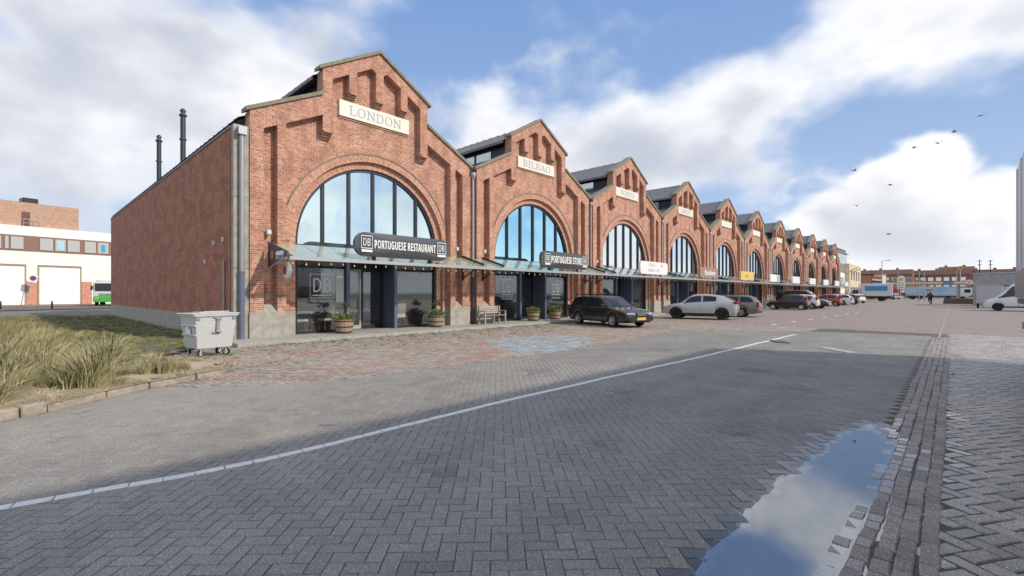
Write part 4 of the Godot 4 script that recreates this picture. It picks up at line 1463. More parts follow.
# ------------------------------------------------------------------ street furniture
func leaf_cluster(n: int, r: Vector3, size: float, cols: Array, seed_: int, centre := Vector3.ZERO) -> ArrayMesh:
	var q := RandomNumberGenerator.new()
	q.seed = seed_
	var st := ST()
	for k in n:
		var d := Vector3(q.randfn(), absf(q.randfn()), q.randfn()).normalized() * pow(q.randf(), 0.45)
		var p := centre + d * r
		var ax := (d + Vector3(q.randfn(), q.randfn() + 0.6, q.randfn()) * 0.6).normalized()
		var sd := ax.cross(Vector3(q.randfn(), q.randfn(), q.randfn())).normalized()
		var s := size * q.randf_range(0.6, 1.3)
		var c: Color = cols[q.randi() % cols.size()]
		var v := q.randf_range(0.7, 1.3)
		st.set_color(Color(c.r * v, c.g * v, c.b * v))
		var up := sd.cross(ax) * 0.12 * s
		var a := p; var b := p + ax * s * 0.5 + sd * s * 0.24 + up; var t := p + ax * s; var e := p + ax * s * 0.5 - sd * s * 0.24 + up
		tri(st, a, b, t); tri(st, a, t, e)
	return st.commit()

func barrel_planter(label: String, at: Vector3, seed_: int, tall: bool) -> void:
	var t := thing("barrel_planter", label, "planter", at, seed_ * 0.7, "half barrel planters at the shop fronts")
	for k in 14:
		var st := ST()
		var rows := []
		for i in 5:
			var y := 0.02 + 0.50 * i / 4.0
			var r := 0.27 + 0.085 * (i / 4.0) + 0.012 * sin(PI * i / 4.0)
			var row := []
			for j in 4:
				var a := -TAU * (k + 0.03 + j / 3.0 * 0.94) / 14
				row.append(Vector3(cos(a) * r, y, sin(a) * r))
			rows.append(row)
		grid(st, rows)
		node("stave", st, tmat("oak_stave", Color(0.47, 0.355, 0.245), 0.8, noise_tex(0.04, Color(0.6, 0.55, 0.5), Color(1, 1, 1), 61, 256), Vector3(0.35, 0.9, 0.35)), t)
	for y in [0.06, 0.25, 0.46]:
		var st := ST()
		var r: float = 0.275 + 0.085 * y / 0.5 + 0.008 * sin(PI * y / 0.5) + 0.008
		lathe(st, [Vector2(r - 0.01, y - 0.022), Vector2(r, y - 0.02), Vector2(r + 0.005, y + 0.02), Vector2(r - 0.008, y + 0.022)], 28)
		node("hoop", st, mat("hoop_iron", Color(0.06, 0.055, 0.05), 0.6, 0.4), t)
	var st := ST()
	lathe(st, [Vector2(0.33, 0.47), Vector2(0.2, 0.49), Vector2(0.0, 0.5)], 20)
	node("soil", st, mat("potting_soil", Color(0.03, 0.022, 0.015), 1.0), t)
	var lm := mat("leaf", Color(1, 1, 1), 0.6)
	lm.vertex_color_use_as_albedo = true
	lm.backlight_enabled = true
	lm.backlight = Color(0.3, 0.35, 0.2)
	node("foliage", leaf_cluster(340, Vector3(0.40, 0.26, 0.40), 0.10, [Color(0.11, 0.19, 0.035), Color(0.17, 0.26, 0.05), Color(0.08, 0.13, 0.03), Color(0.30, 0.33, 0.08)], seed_, Vector3(0, 0.50, 0)), lm, t)
	if tall:
		st = ST()
		rod(st, Vector3(0, 0.5, 0), Vector3(0.03, 0.95, 0.02), 0.018, 0.012, 7)
		node("stem", st, mat("stem", Color(0.12, 0.085, 0.05), 0.9), t)
		node("crown", leaf_cluster(150, Vector3(0.20, 0.22, 0.20), 0.08, [Color(0.10, 0.11, 0.05), Color(0.15, 0.13, 0.07), Color(0.07, 0.10, 0.035)], seed_ + 50, Vector3(0.03, 0.93, 0.02)), lm, t)

func build_bench() -> void:
	var t := thing("garden_bench", "weathered grey wooden slat bench against the brick pier", "bench", Vector3(BX0 + BAY + 0.78, 0.10, 0.42))
	var m := tmat("grey_wood", Color(0.47, 0.44, 0.40), 0.9, noise_tex(0.05, Color(0.6, 0.58, 0.55), Color(1, 1, 1), 62, 256), Vector3(0.8, 0.12, 0.2))
	for k in 4:
		var st := ST()
		cbox(st, Vector3(0, 0.43 - 0.004 * k, 0.30 - k * 0.115), Vector3(1.55, 0.025, 0.10), 0.005)
		node("seat_slat", st, m, t)
	for k in 4:
		var st := ST()
		cbox(st, Vector3(0, 0.54 + k * 0.095, -0.10 - k * 0.022), Vector3(1.55, 0.08, 0.022), 0.005, Basis(Vector3.RIGHT, -0.22))
		node("back_slat", st, m, t)
	for x in [-0.68, 0.68]:
		for z in [0.32, -0.10]:
			var st := ST()
			cbox(st, Vector3(x, 0.31 if z > 0 else 0.43, z), Vector3(0.065, 0.62 if z > 0 else 0.86, 0.065), 0.006)
			node("leg", st, m, t)
		var st := ST()
		cbox(st, Vector3(x, 0.635, 0.11), Vector3(0.08, 0.03, 0.52), 0.006)
		node("armrest", st, m, t)
		st = ST()
		cbox(st, Vector3(x, 0.385, 0.11), Vector3(0.05, 0.055, 0.36), 0.005)
		node("rail", st, m, t)

func build_bin() -> void:
	var t := thing("waste_container", "galvanised steel four-wheeled waste container with flat lid", "waste container", Vector3(3.42, 0.0, 2.95), deg_to_rad(10.0))
	t.scale = Vector3.ONE * 0.92
	var gv := tmat("galvanised", Color(0.60, 0.62, 0.63), 0.45, noise_tex(0.05, Color(0.80, 0.80, 0.79), Color(1, 1, 1), 63, 256, 6, 0.2, 0.7), Vector3(0.5, 0.9, 0.5), 0.12, false)
	var W0 := 0.44; var W1 := 0.52; var D0 := 0.36; var D1 := 0.46
	var y0 := 0.24; var y1 := 1.12
	var st := ST()
	var c := func(w: float, d: float, y: float): return [Vector3(-w, y, d), Vector3(w, y, d), Vector3(w, y, -d), Vector3(-w, y, -d)]
	var b = c.call(W0, D0, y0); var tp = c.call(W1, D1, y1)
	for k in 4:
		var k1 := (k + 1) % 4
		quad(st, b[k], b[k1], tp[k1], tp[k])
	quad(st, b[3], b[2], b[1], b[0])
	node("body", st, gv, t)
	# ribs pressed round the two ends
	for s in [-1, 1]:
		for y in [0.60, 0.86]:
			st = ST()
			var f: float = (y - y0) / (y1 - y0)
			cbox(st, Vector3(s * (lerpf(W0, W1, f) + 0.012), y, 0), Vector3(0.05, 0.045, 2 * lerpf(D0, D1, f) + 0.02), 0.012)
			node("rib", st, gv, t)
	st = ST()
	for q in [[0, D1 + 0.02, 2 * W1 + 0.08, 0.04], [0, -D1 - 0.02, 2 * W1 + 0.08, 0.04]]: cbox(st, Vector3(q[0], y1 + 0.01, q[1]), Vector3(q[2], 0.05, q[3]), 0.01)
	for s in [-1, 1]: cbox(st, Vector3(s * (W1 + 0.02), y1 + 0.01, 0), Vector3(0.04, 0.05, 2 * D1), 0.01)
	node("rim", st, gv, t)
	st = ST()
	cbox(st, Vector3(0, y1 + 0.055, 0), Vector3(2 * W1 + 0.16, 0.035, 2 * D1 + 0.10), 0.012)
	var lid := node("lid", st, gv, t)
	st = ST()
	cbox(st, Vector3(0, y1 + 0.085, -0.05), Vector3(0.62, 0.022, 0.5), 0.01)
	node("lid_panel", st, gv, lid)
	st = ST()
	rod(st, Vector3(-0.32, y1 + 0.115, D1 - 0.02), Vector3(0.32, y1 + 0.115, D1 - 0.02), 0.012)
	for x in [-0.32, 0.32]: rod(st, Vector3(x, y1 + 0.06, D1 - 0.02), Vector3(x, y1 + 0.115, D1 - 0.02), 0.012)
	node("lid_handle", st, gv, lid)
	# lifting bracket on the front
	st = ST()
	cbox(st, Vector3(0.03, 0.86, 0.455), Vector3(0.085, 0.40, 0.05), 0.008)
	for y in [1.03, 0.69]: rod(st, Vector3(-0.02, y, 0.48), Vector3(0.10, y - 0.01, 0.48), 0.028, 0.028, 10)
	cbox(st, Vector3(0.03, 1.08, 0.47), Vector3(0.22, 0.06, 0.03), 0.006); cbox(st, Vector3(0.0, 0.66, 0.44), Vector3(0.22, 0.04, 0.025), 0.006)
	node("lifting_bracket", st, mat("bracket_grey", Color(0.30, 0.32, 0.35), 0.5, 0.4), t)
	for s in [-1, 1]:
		st = ST()
		cbox(st, Vector3(s * 0.46, 1.06, 0.465), Vector3(0.10, 0.09, 0.03), 0.006)
		node("lid_catch", st, mats.bracket_grey, t)
	st = ST()
	cbox(st, Vector3(-0.508, 0.74, 0.0), Vector3(0.012, 0.22, 0.26), 0.004)
	node("label_plate", st, mats.white_print, t)
	st = ST()
	cbox(st, Vector3(-0.515, 0.80, 0.06), Vector3(0.012, 0.09, 0.10), 0.003)
	node("sticker", st, mat("sticker_tan", Color(0.42, 0.36, 0.20), 0.6), t)
	for q in [[-0.36, 0.28, 0.7], [0.36, 0.28, 2.2], [-0.36, -0.28, 1.4], [0.36, -0.28, 0.3]]:
		st = ST()
		var cs := Basis(Vector3.UP, q[2])
		var o := Vector3(q[0], 0, q[1])
		cbox(st, o + Vector3(0, 0.225, 0), Vector3(0.11, 0.03, 0.11), 0.004, cs)
		for s in [-1, 1]: cbox(st, o + cs * Vector3(0.02, 0.155, s * 0.036), Vector3(0.06, 0.14, 0.008), 0.002, cs)
		var ca := node("caster", st, gv, t)
		st = ST()
		rod(st, o + cs * Vector3(0.03, 0.095, -0.024), o + cs * Vector3(0.03, 0.095, 0.024), 0.095, 0.095, 20)
		node("tyre", st, mats.rubber, ca)
		st = ST()
		rod(st, o + cs * Vector3(0.03, 0.095, -0.027), o + cs * Vector3(0.03, 0.095, 0.027), 0.06, 0.06, 16)
		node("hub", st, mats.lamp_white, ca)

func build_trailer() -> void:
	# articulated lorry parked on the quay side beside the camera; its shade falls over the near paving
	var t := thing("box_trailer", "tall pale grey box semi-trailer parked along the quay side", "semi-trailer", Vector3(0, 0, 0))
	var pm := tmat("trailer_panel", Color(0.68, 0.69, 0.70), 0.45, noise_tex(0.01, Color(0.85, 0.85, 0.85), Color(1, 1, 1), 64, 256), Vector3(4, 4, 4), 0.1)
	var st := ST()
	cbox(st, Vector3(7.9, 3.0, 19.275), Vector3(17.1, 3.06, 2.55), 0.03)
	var bx := node("box", st, pm, t)
	for k in 14:
		st = ST()
		cbox(st, Vector3(-0.2 + k * 1.24, 3.0, 17.99), Vector3(0.06, 2.95, 0.03), 0.008)
		node("post", st, pm, bx)
	st = ST()
	bar(st, -0.55, 16.4, 1.50, 2.10, 17.975, 17.99)
	node("lower_band", st, mat("trailer_band", Color(0.16, 0.17, 0.19), 0.3, 0.4), bx)
	for y in [4.0, 2.45]:
		st = ST()
		bar(st, -0.55, 13.0, y, y + 0.28, 17.972, 17.984)
		node("blue_band", st, mat("trailer_blue", Color(0.05, 0.10, 0.28), 0.4), bx)
	st = ST()
	for z in [18.6, 19.95]: bar(st, -0.55, 16.4, 1.22, 1.468, z - 0.07, z + 0.07)
	bar(st, -0.6, 16.46, 1.36, 1.466, 18.02, 20.53)
	node("underframe", st, mats.steel_dark, t)
	for x in [11.2, 12.5, 13.8]:
		for z in [18.35, 20.2]:
			wheel(t, Vector3(x, 0.5, z), 0.5, 0.32, 1.0 if z > 19 else -1.0, mats.steel_pale)
	st = ST()
	bar(st, 16.40, 16.47, 0.75, 0.92, 18.1, 20.45)
	for z in [18.5, 20.05]: bar(st, 16.41, 16.46, 0.92, 1.36, z - 0.05, z + 0.05)
	node("rear_bumper", st, mats.steel_pale, t)
	for z in [18.25, 20.3]:
		st = ST()
		cbox(st, Vector3(16.48, 0.84, z), Vector3(0.04, 0.12, 0.3), 0.01)
		node("tail_light", st, mat("tail_red", Color(0.35, 0.015, 0.015), 0.25), t)
	var turn := deg_to_rad(-1.2)
	var pivot := Vector3(16.45, 0, 18.0)
	t.rotation.y = turn
	t.position = pivot - Basis(Vector3.UP, turn) * pivot
	# tractor unit
	var c := thing("lorry_tractor", "white lorry tractor unit coupled to the box semi-trailer", "lorry", Vector3(-3.4, 0, 0))
	st = ST()
	var side := PackedVector2Array([Vector2(2.1, 0.9), Vector2(2.1, 3.9), Vector2(0.6, 3.95), Vector2(0.1, 3.7), Vector2(-0.15, 2.6), Vector2(-0.3, 1.2), Vector2(-0.3, 0.45), Vector2(0.2, 0.4), Vector2(0.6, 0.9)])
	prism(st, side, 18.05, 20.5)
	var cb := node("cab", st, mat("cab_white", Color(0.7, 0.7, 0.7), 0.35), c)
	st = ST()
	prism(st, PackedVector2Array([Vector2(0.12, 2.4), Vector2(1.3, 2.3), Vector2(1.3, 3.1), Vector2(0.3, 3.2)]), 18.03, 18.049)
	node("side_window", st, mat("car_glass", Color(0.02, 0.024, 0.027), 0.04), cb)
	st = ST()
	bar(st, 0.5, 5.6, 0.75, 1.0, 18.8, 19.75)
	node("chassis", st, mats.steel_dark, c)
	for x in [0.85, 4.4]:
		for z in [18.3, 20.25]:
			wheel(c, Vector3(x, 0.5, z), 0.5, 0.32, 1.0 if z > 19 else -1.0, mats.steel_pale)

func bird(at: Vector3, yaw: float, span: float, flap: float, label: String) -> void:
	var t := thing("gull", label, "bird", at, yaw, "gulls over the quay")
	var m := mat("gull_grey", Color(0.16, 0.16, 0.17), 0.8)
	var st := ST()
	lathe(st, [Vector2(0.0, -0.28), Vector2(0.05, -0.2), Vector2(0.085, 0.0), Vector2(0.06, 0.14), Vector2(0.05, 0.22), Vector2(0.0, 0.30)], 8, Transform3D(Basis(Vector3.RIGHT, PI / 2), Vector3.ZERO))
	node("body", st, m, t)
	for s in [-1.0, 1.0]:
		st = ST()
		var top := []; var bot := []
		for k in 5:
			var u := k / 4.0
			var p := Vector3(s * (0.05 + u * span / 2), flap * sin(u * PI * 0.62) - flap * 0.4 * u, -0.05 - 0.16 * u * u + 0.10 * sin(u * PI))
			var ch := 0.24 * (1.0 - 0.85 * u)
			top.append([p + Vector3(0, 0.012, ch / 2), p + Vector3(0, 0.012, -ch / 2)]); bot.append([p + Vector3(0, -0.006, ch / 2), p + Vector3(0, -0.006, -ch / 2)])
		for k in 4:
			quad(st, top[k][0], top[k + 1][0], top[k + 1][1], top[k][1]); quad(st, bot[k][1], bot[k + 1][1], bot[k + 1][0], bot[k][0])
			quad(st, top[k][0], bot[k][0], bot[k + 1][0], top[k + 1][0]); quad(st, top[k][1], top[k + 1][1], bot[k + 1][1], bot[k][1])
		node("wing", st, m, t)

func shop_chair(at: Vector3, yaw: float, label: String) -> void:
	var t := thing("shop_chair", label, "chair", at, yaw, "cream chairs inside the first shop windows")
	var m := mat("cream_leather", Color(0.68, 0.64, 0.50), 0.6)
	var st := ST()
	cbox(st, Vector3(0, 0.46, 0), Vector3(0.46, 0.10, 0.46), 0.03)
	node("seat", st, m, t)
	st = ST()
	cbox(st, Vector3(0, 0.76, -0.22), Vector3(0.44, 0.58, 0.07), 0.025, Basis(Vector3.RIGHT, -0.12))
	node("backrest", st, m, t)
	for x in [-0.19, 0.19]:
		for z in [-0.19, 0.19]:
			st = ST()
			rod(st, Vector3(x, 0, z), Vector3(x, 0.42, z), 0.018, 0.022, 8)
			node("leg", st, mat("chair_wood", Color(0.20, 0.09, 0.04), 0.6), t)

func build_street() -> void:
	barrel_planter("half barrel planter before the left shop window of the LONDON hall", Vector3(BX0 + 3.36, 0.10, 0.32), 1, true)
	barrel_planter("half barrel planter before the right shop window of the LONDON hall", Vector3(BX0 + 7.72, 0.10, 0.22), 2, true)
	barrel_planter("half barrel planter left of the BILBAO hall door", Vector3(BX0 + BAY + 4.05, 0.10, 0.35), 3, false)
	barrel_planter("half barrel planter right of the BILBAO hall door", Vector3(BX0 + BAY + 5.95, 0.10, 0.35), 4, false)
	build_bench()
	build_bin()
	build_trailer()
	shop_chair(Vector3(BX0 + 2.45, 0.09, -1.35), PI / 2 - 0.2, "cream chair inside the left window of the LONDON hall, facing the poster")
	shop_chair(Vector3(BX0 + 3.45, 0.09, -1.35), -PI / 2 + 0.2, "cream chair inside the left window of the LONDON hall, behind the planter")
	shop_chair(Vector3(BX0 + 6.75, 0.09, -1.25), PI, "cream chair inside the right window of the LONDON hall")
	var tb := thing("shop_table", "small dark square table between the cream window chairs", "table", Vector3(BX0 + 2.95, 0.09, -1.6))
	var st := ST()
	cbox(st, Vector3(0, 0.74, 0), Vector3(0.6, 0.035, 0.6), 0.008)
	node("top", st, mat("table_dark", Color(0.06, 0.04, 0.03), 0.5), tb)
	st = ST()
	rod(st, Vector3(0, 0.02, 0), Vector3(0, 0.73, 0), 0.03); rod(st, Vector3(0, 0, 0), Vector3(0, 0.03, 0), 0.22, 0.2, 16)
	node("pedestal", st, mats.steel_dark, tb)
	var gulls := [[79.0, 20.3, 13.3, 0.4, 0.9], [81.1, 20.8, 15.5, 2.0, 0.8], [84.9, 24.4, 19.5, 1.2, 0.9], [73.7, 17.3, 7.7, 0.9, 0.7], [76.9, 15.5, 11.0, 2.6, 0.7], [73.9, 12.8, 7.9, 1.7, 0.6], [76.8, 9.2, 10.9, 0.3, 0.8], [82.3, 22.2, 17.0, 2.9, 0.6]]
	for k in gulls.size():
		var g = gulls[k]
		bird(Vector3(g[0], g[1], g[2]), g[3], g[4] * 1.0, 0.25 if k % 2 else -0.12, "small dark gull flying over the quay")

# ------------------------------------------------------------------ vehicles
var wheel_cache := {}

func wheel(parent: Node, at: Vector3, r: float, w: float, side: float, rim: Material, spokes := 5) -> void:
	# axle along z; side is +1 when the outer face looks to +z
	var key := "%.3f_%.3f_%d" % [r, w, spokes]
	if not wheel_cache.has(key):
		var xf := Transform3D(Basis(Vector3(1, 0, 0), Vector3(0, 0, 1), Vector3(0, -1, 0)), Vector3.ZERO)   # y -> z
		var st := ST()
		lathe(st, [Vector2(r * 0.62, -w / 2), Vector2(r * 0.9, -w / 2), Vector2(r * 0.98, -w * 0.4), Vector2(r, -w * 0.2), Vector2(r, w * 0.2), Vector2(r * 0.98, w * 0.4), Vector2(r * 0.9, w / 2), Vector2(r * 0.66, w / 2), Vector2(r * 0.62, w * 0.35)], 28, xf)
		var tm := st.commit()
		st = ST()
		lathe(st, [Vector2(r * 0.655, w * 0.495), Vector2(r * 0.62, w * 0.49), Vector2(r * 0.57, w * 0.30), Vector2(r * 0.5, w * 0.05), Vector2(0.0, w * 0.04)], 28, xf)
		for k in spokes:
			var a := TAU * k / spokes
			cbox(st, Vector3(cos(a), sin(a), 0) * r * 0.33 + Vector3(0, 0, w * 0.36), Vector3(r * 0.62, r * 0.17, w * 0.14), 0.008, Basis(Vector3(0, 0, 1), a))
		rod(st, Vector3(0, 0, w * 0.1), Vector3(0, 0, w * 0.46), r * 0.16, r * 0.12, 14)
		wheel_cache[key] = [tm, st.commit()]
	var o := node("wheel", wheel_cache[key][0], mats.rubber, parent)
	o.position = at
	if side < 0: o.rotation.y = PI
	node("rim", wheel_cache[key][1], rim, o)

func curve_at(p: Array, x: float) -> float:
	for k in p.size() - 1:
		if x <= p[k + 1].x:
			var t: float = clampf((x - p[k].x) / maxf(p[k + 1].x - p[k].x, 1e-5), 0, 1)
			return lerpf(p[k].y, p[k + 1].y, t)
	return p[-1].y

func smooth_pts(p: Array) -> Array:
	# one round of corner cutting, ends kept
	var q := [p[0]]
	for k in p.size() - 1:
		if k > 0: q.append(p[k].lerp(p[k + 1], 0.22))
		if k < p.size() - 2: q.append(p[k].lerp(p[k + 1], 0.78))
	q.append(p[-1])
	return q

func make_car(s: Dictionary, paint: Material, rim: Material, t: Node3D) -> void:
	var L: float = s.L; var hw: float = s.W / 2; var R: float = s.R
	var xf: float = L / 2 - s.fo; var xr: float = xf - s.wb
	var top: Array = smooth_pts(s.top); var roof: Array = smooth_pts(s.roof)
	var glass := mat("car_glass", Color(0.02, 0.024, 0.027), 0.04)
	var trim := mat("car_trim", Color(0.018, 0.018, 0.019), 0.6)
	var sill: float = s.get("sill", 0.22)
	var Ra := R + 0.055
	var half := func(x: float):
		var e := L / 2 - absf(x)
		var k := clampf(e / 0.75, 0.0, 1.0)
		return hw * (0.80 + 0.20 * sqrt(1.0 - (1.0 - k) * (1.0 - k)))
	var low := func(x: float):
		var y := sill + (0.10 if absf(x) > L / 2 - 0.25 else 0.0)
		for c in [xf, xr]:
			var d := absf(x - c)
			if d < Ra: y = maxf(y, R * 0.98 + sqrt(Ra * Ra - d * d))
		return y
	var belt := func(x: float): return curve_at(top, x)
	# stations, with a sharp step at each wheel-arch edge
	var xs := []
	var n := 40
	for k in n + 1: xs.append(-L / 2 + L * k / n)
	for c in [xf, xr]:
		for k in 15:
			var a := PI * k / 14
			xs.append(c + Ra * cos(a) * 0.9995)
		xs.append(c - Ra * 1.002); xs.append(c + Ra * 1.002)
	for p in top: xs.append(p.x)
	xs.sort()
	var rows := []; var under := []
	var prev := -99.0
	for x in xs:
		if x - prev < 0.0004 or x < -L / 2 or x > L / 2: continue
		prev = x
		var w: float = half.call(x); var y0: float = low.call(x); var y1: float = belt.call(x)
		y0 = minf(y0, y1 - 0.03)
		var cr: float = 0.035 if x > s.roof[-1].x - 0.2 else 0.01
		var hgt := y1 - y0
		var row := []
		var side := [[0.965, 0.0], [0.99, 0.10], [1.0, 0.48], [0.985, 0.80], [0.95, 0.95], [0.90, 1.0]]
		for q in side: row.append(Vector3(x, y0 + hgt * q[1], w * q[0]))
		row.append(Vector3(x, y1 + cr, w * 0.5)); row.append(Vector3(x, y1 + cr * 1.25, 0)); row.append(Vector3(x, y1 + cr, -w * 0.5))
		for k in range(side.size() - 1, -1, -1): row.append(Vector3(x, y0 + hgt * side[k][1], -w * side[k][0]))
		rows.append(row)
		under.append([Vector3(x, y0 + 0.002, -w * 0.96), Vector3(x, y0 + 0.002, w * 0.96)])
	var st := ST()
	var flip := rows.duplicate()
	flip.reverse()
	grid(st, flip)
	for e in [rows[0], rows[-1]]:
		var c := Vector3.ZERO
		for p in e: c += p
		c /= e.size()
		for k in e.size():
			var a: Vector3 = e[k]; var b: Vector3 = e[(k + 1) % e.size()]
			if e == rows[-1]: tri(st, c, b, a)
			else: tri(st, c, a, b)
	var body := node("body", st, paint, t)
	st = ST()
	grid(st, under)
	node("underbody", st, trim, t)
	# greenhouse
	var x0: float = roof[0].x; var x1: float = roof[-1].x
	var hmax := 0.0
	for p in roof: hmax = maxf(hmax, p.y - belt.call(p.x))
	var tum: float = s.get("tumble", 0.76)
	var sec := func(x: float):   # [base half width, base y, shoulder half width, shoulder y, roof y]
		var yb: float = belt.call(x) - 0.012
		var yt: float = curve_at(roof, x)
		var f := clampf((yt - yb) / hmax, 0.0, 1.0)
		var wb: float = half.call(x) * 0.925
		return [wb, yb, lerpf(wb * 0.97, hw * tum, f), lerpf(yb, yt - 0.07, clampf(f * 1.3, 0, 1)), yt]
	xs = []
	for k in 31: xs.append(lerpf(x0, x1, k / 30.0))
	for p in roof: xs.append(p.x)
	xs.sort()
	rows = []
	prev = -99.0
	for x in xs:
		if x - prev < 0.004: continue
		prev = x
		var q = sec.call(x)
		var row := [Vector3(x, q[1], q[0]), Vector3(x, q[3], q[2]), Vector3(x, lerpf(q[3], q[4], 0.75), q[2] * 0.93), Vector3(x, q[4], q[2] * 0.72), Vector3(x, q[4] + 0.012, 0)]
		for k in range(3, -1, -1): row.append(Vector3(row[k].x, row[k].y, -row[k].z))
		rows.append(row)
	st = ST()
	rows.reverse()
	grid(st, rows)
	node("roof", st, paint, t)
	# side glass
	for wnd in s.windows:
		for sd in [-1.0, 1.0]:
			st = ST()
			rows = []
			for k in 13:
				var x := lerpf(wnd[0], wnd[1], k / 12.0)
				var q = sec.call(x)
				var v1 := 0.90
				if q[3] - q[1] < 0.10: v1 = 0.3
				var a := Vector3(x, lerpf(q[1], q[3], 0.10), (lerpf(q[0], q[2], 0.10) + 0.006) * sd); var b := Vector3(x, lerpf(q[1], q[3], v1), (lerpf(q[0], q[2], v1) + 0.006) * sd)
				rows.append([b, a] if sd > 0 else [a, b])
			grid(st, rows)
			node("side_window", st, glass, t)
	# front and rear screens
	for scr in [s.front_screen, s.rear_screen]:
		st = ST()
		rows = []
		for k in 11:
			var x := lerpf(scr[0], scr[1], k / 10.0)
			var q = sec.call(x)
			var nx := 0.012 if x > 0 else -0.012
			var row := []
			for j in 9:
				var u := lerpf(-0.90, 0.90, j / 8.0)
				var au := absf(u)
				var y: float = lerpf(q[4] + 0.012, q[4], au / 0.72) if au < 0.72 else lerpf(q[4], lerpf(q[3], q[4], 0.75), (au - 0.72) / 0.21)
				row.append(Vector3(x + nx, y + 0.006, -u * q[2]))
			if scr[0] < 0: row.reverse()
			rows.append(row)
		grid(st, rows)
		node("windscreen" if scr[0] > 0 else "rear_window", st, glass, t)
	# wheels
	for x in [xf, xr]:
		for sd in [-1.0, 1.0]:
			wheel(t, Vector3(x, R, sd * (hw - 0.105)), R, 0.205, sd, rim, s.get("spokes", 5))
	# lamps, plates, mirrors, trims
	var yh: float = s.lamp_y
	for sd in [-1.0, 1.0]:
		st = ST()
		cbox(st, Vector3(L / 2 - 0.16, yh, sd * hw * 0.60), Vector3(0.30, 0.13, 0.40), 0.04, Basis(Vector3.UP, -sd * 0.42))
		node("headlight", st, mat("headlight_glass", Color(0.55, 0.57, 0.60), 0.12, 0.5), t)
		st = ST()
		var tl = s.tail
		cbox(st, Vector3(-L / 2 + tl[0], tl[1], sd * hw * tl[4]), Vector3(tl[2], tl[3], 0.17), 0.03, Basis(Vector3.UP, sd * 0.25))
		node("tail_light", st, mat("tail_red", Color(0.35, 0.015, 0.015), 0.25), t)
		st = ST()
		var mx: float = s.front_screen[0] - 0.28
		cbox(st, Vector3(mx, belt.call(mx) + 0.08, sd * (hw + 0.06)), Vector3(0.10, 0.12, 0.20), 0.03)
		node("mirror", st, paint if s.get("painted_mirror", true) else trim, t)
		# door seams and handles
		for dx in s.doors:
			st = ST()
			var ys: float = belt.call(dx)
			bar(st, dx - 0.006, dx + 0.006, sill + 0.12, sill + 0.12 + (ys - sill) * 0.5, sd * (hw * 0.99), sd * (hw * 1.002))
			node("door_seam", st, trim, t)
			st = ST()
			cbox(st, Vector3(dx + 0.12, ys - 0.13, sd * (hw * 0.985 + 0.012)), Vector3(0.17, 0.03, 0.03), 0.008)
			node("door_handle", st, paint, t)
		if s.has("cladding"):
			st = ST()
			cbox(st, Vector3((xf + xr) / 2, sill + 0.06, sd * (hw * 0.985)), Vector3(s.wb - 2 * Ra, 0.13, 0.06), 0.02)
			node("sill_cladding", st, trim, t)
		if s.has("rails"):
			st = ST()
			rod(st, Vector3(s.rails[0], s.rails[2], sd * hw * tum * 0.88), Vector3(s.rails[1], s.rails[2], sd * hw * tum * 0.88), 0.02, 0.02, 8)
			for q in [s.rails[0], s.rails[1]]: rod(st, Vector3(q, s.rails[2] - 0.07, sd * hw * tum * 0.88), Vector3(q, s.rails[2], sd * hw * tum * 0.88), 0.02, 0.02, 6)
			node("roof_rail", st, trim, t)
	for e in [1.0, -1.0]:
		st = ST()
		cbox(st, Vector3(e * (L / 2 + 0.008), s.plate_y if e > 0 else s.plate_y + s.get("rear_plate_up", 0.25), 0), Vector3(0.02, 0.115, 0.52), 0.004)
		node("number_plate", st, mat("plate_yellow", Color(0.78, 0.50, 0.03), 0.5), t)
	st = ST()
	cbox(st, Vector3(L / 2 - 0.03, sill + 0.12, 0), Vector3(0.09, 0.12, hw * 1.3), 0.03)
	node("lower_grille", st, trim, t)
	st = ST()
	cbox(st, Vector3(L / 2 - 0.035, yh - 0.02, 0), Vector3(0.09, 0.11, hw * 0.62), 0.03)
	var gr := node("grille", st, mats.black, t)
	st = ST()
	for k in 4: bar(st, L / 2 + 0.006, L / 2 + 0.016, yh - 0.065 + k * 0.03, yh - 0.055 + k * 0.03, -hw * 0.29, hw * 0.29)
	node("grille_bars", st, mats.steel_pale, gr)
	st = ST()
	cbox(st, Vector3(-L / 2 + 0.05, sill + 0.14, 0), Vector3(0.10, 0.16, hw * 1.5), 0.03)
	node("rear_valance", st, trim, t)

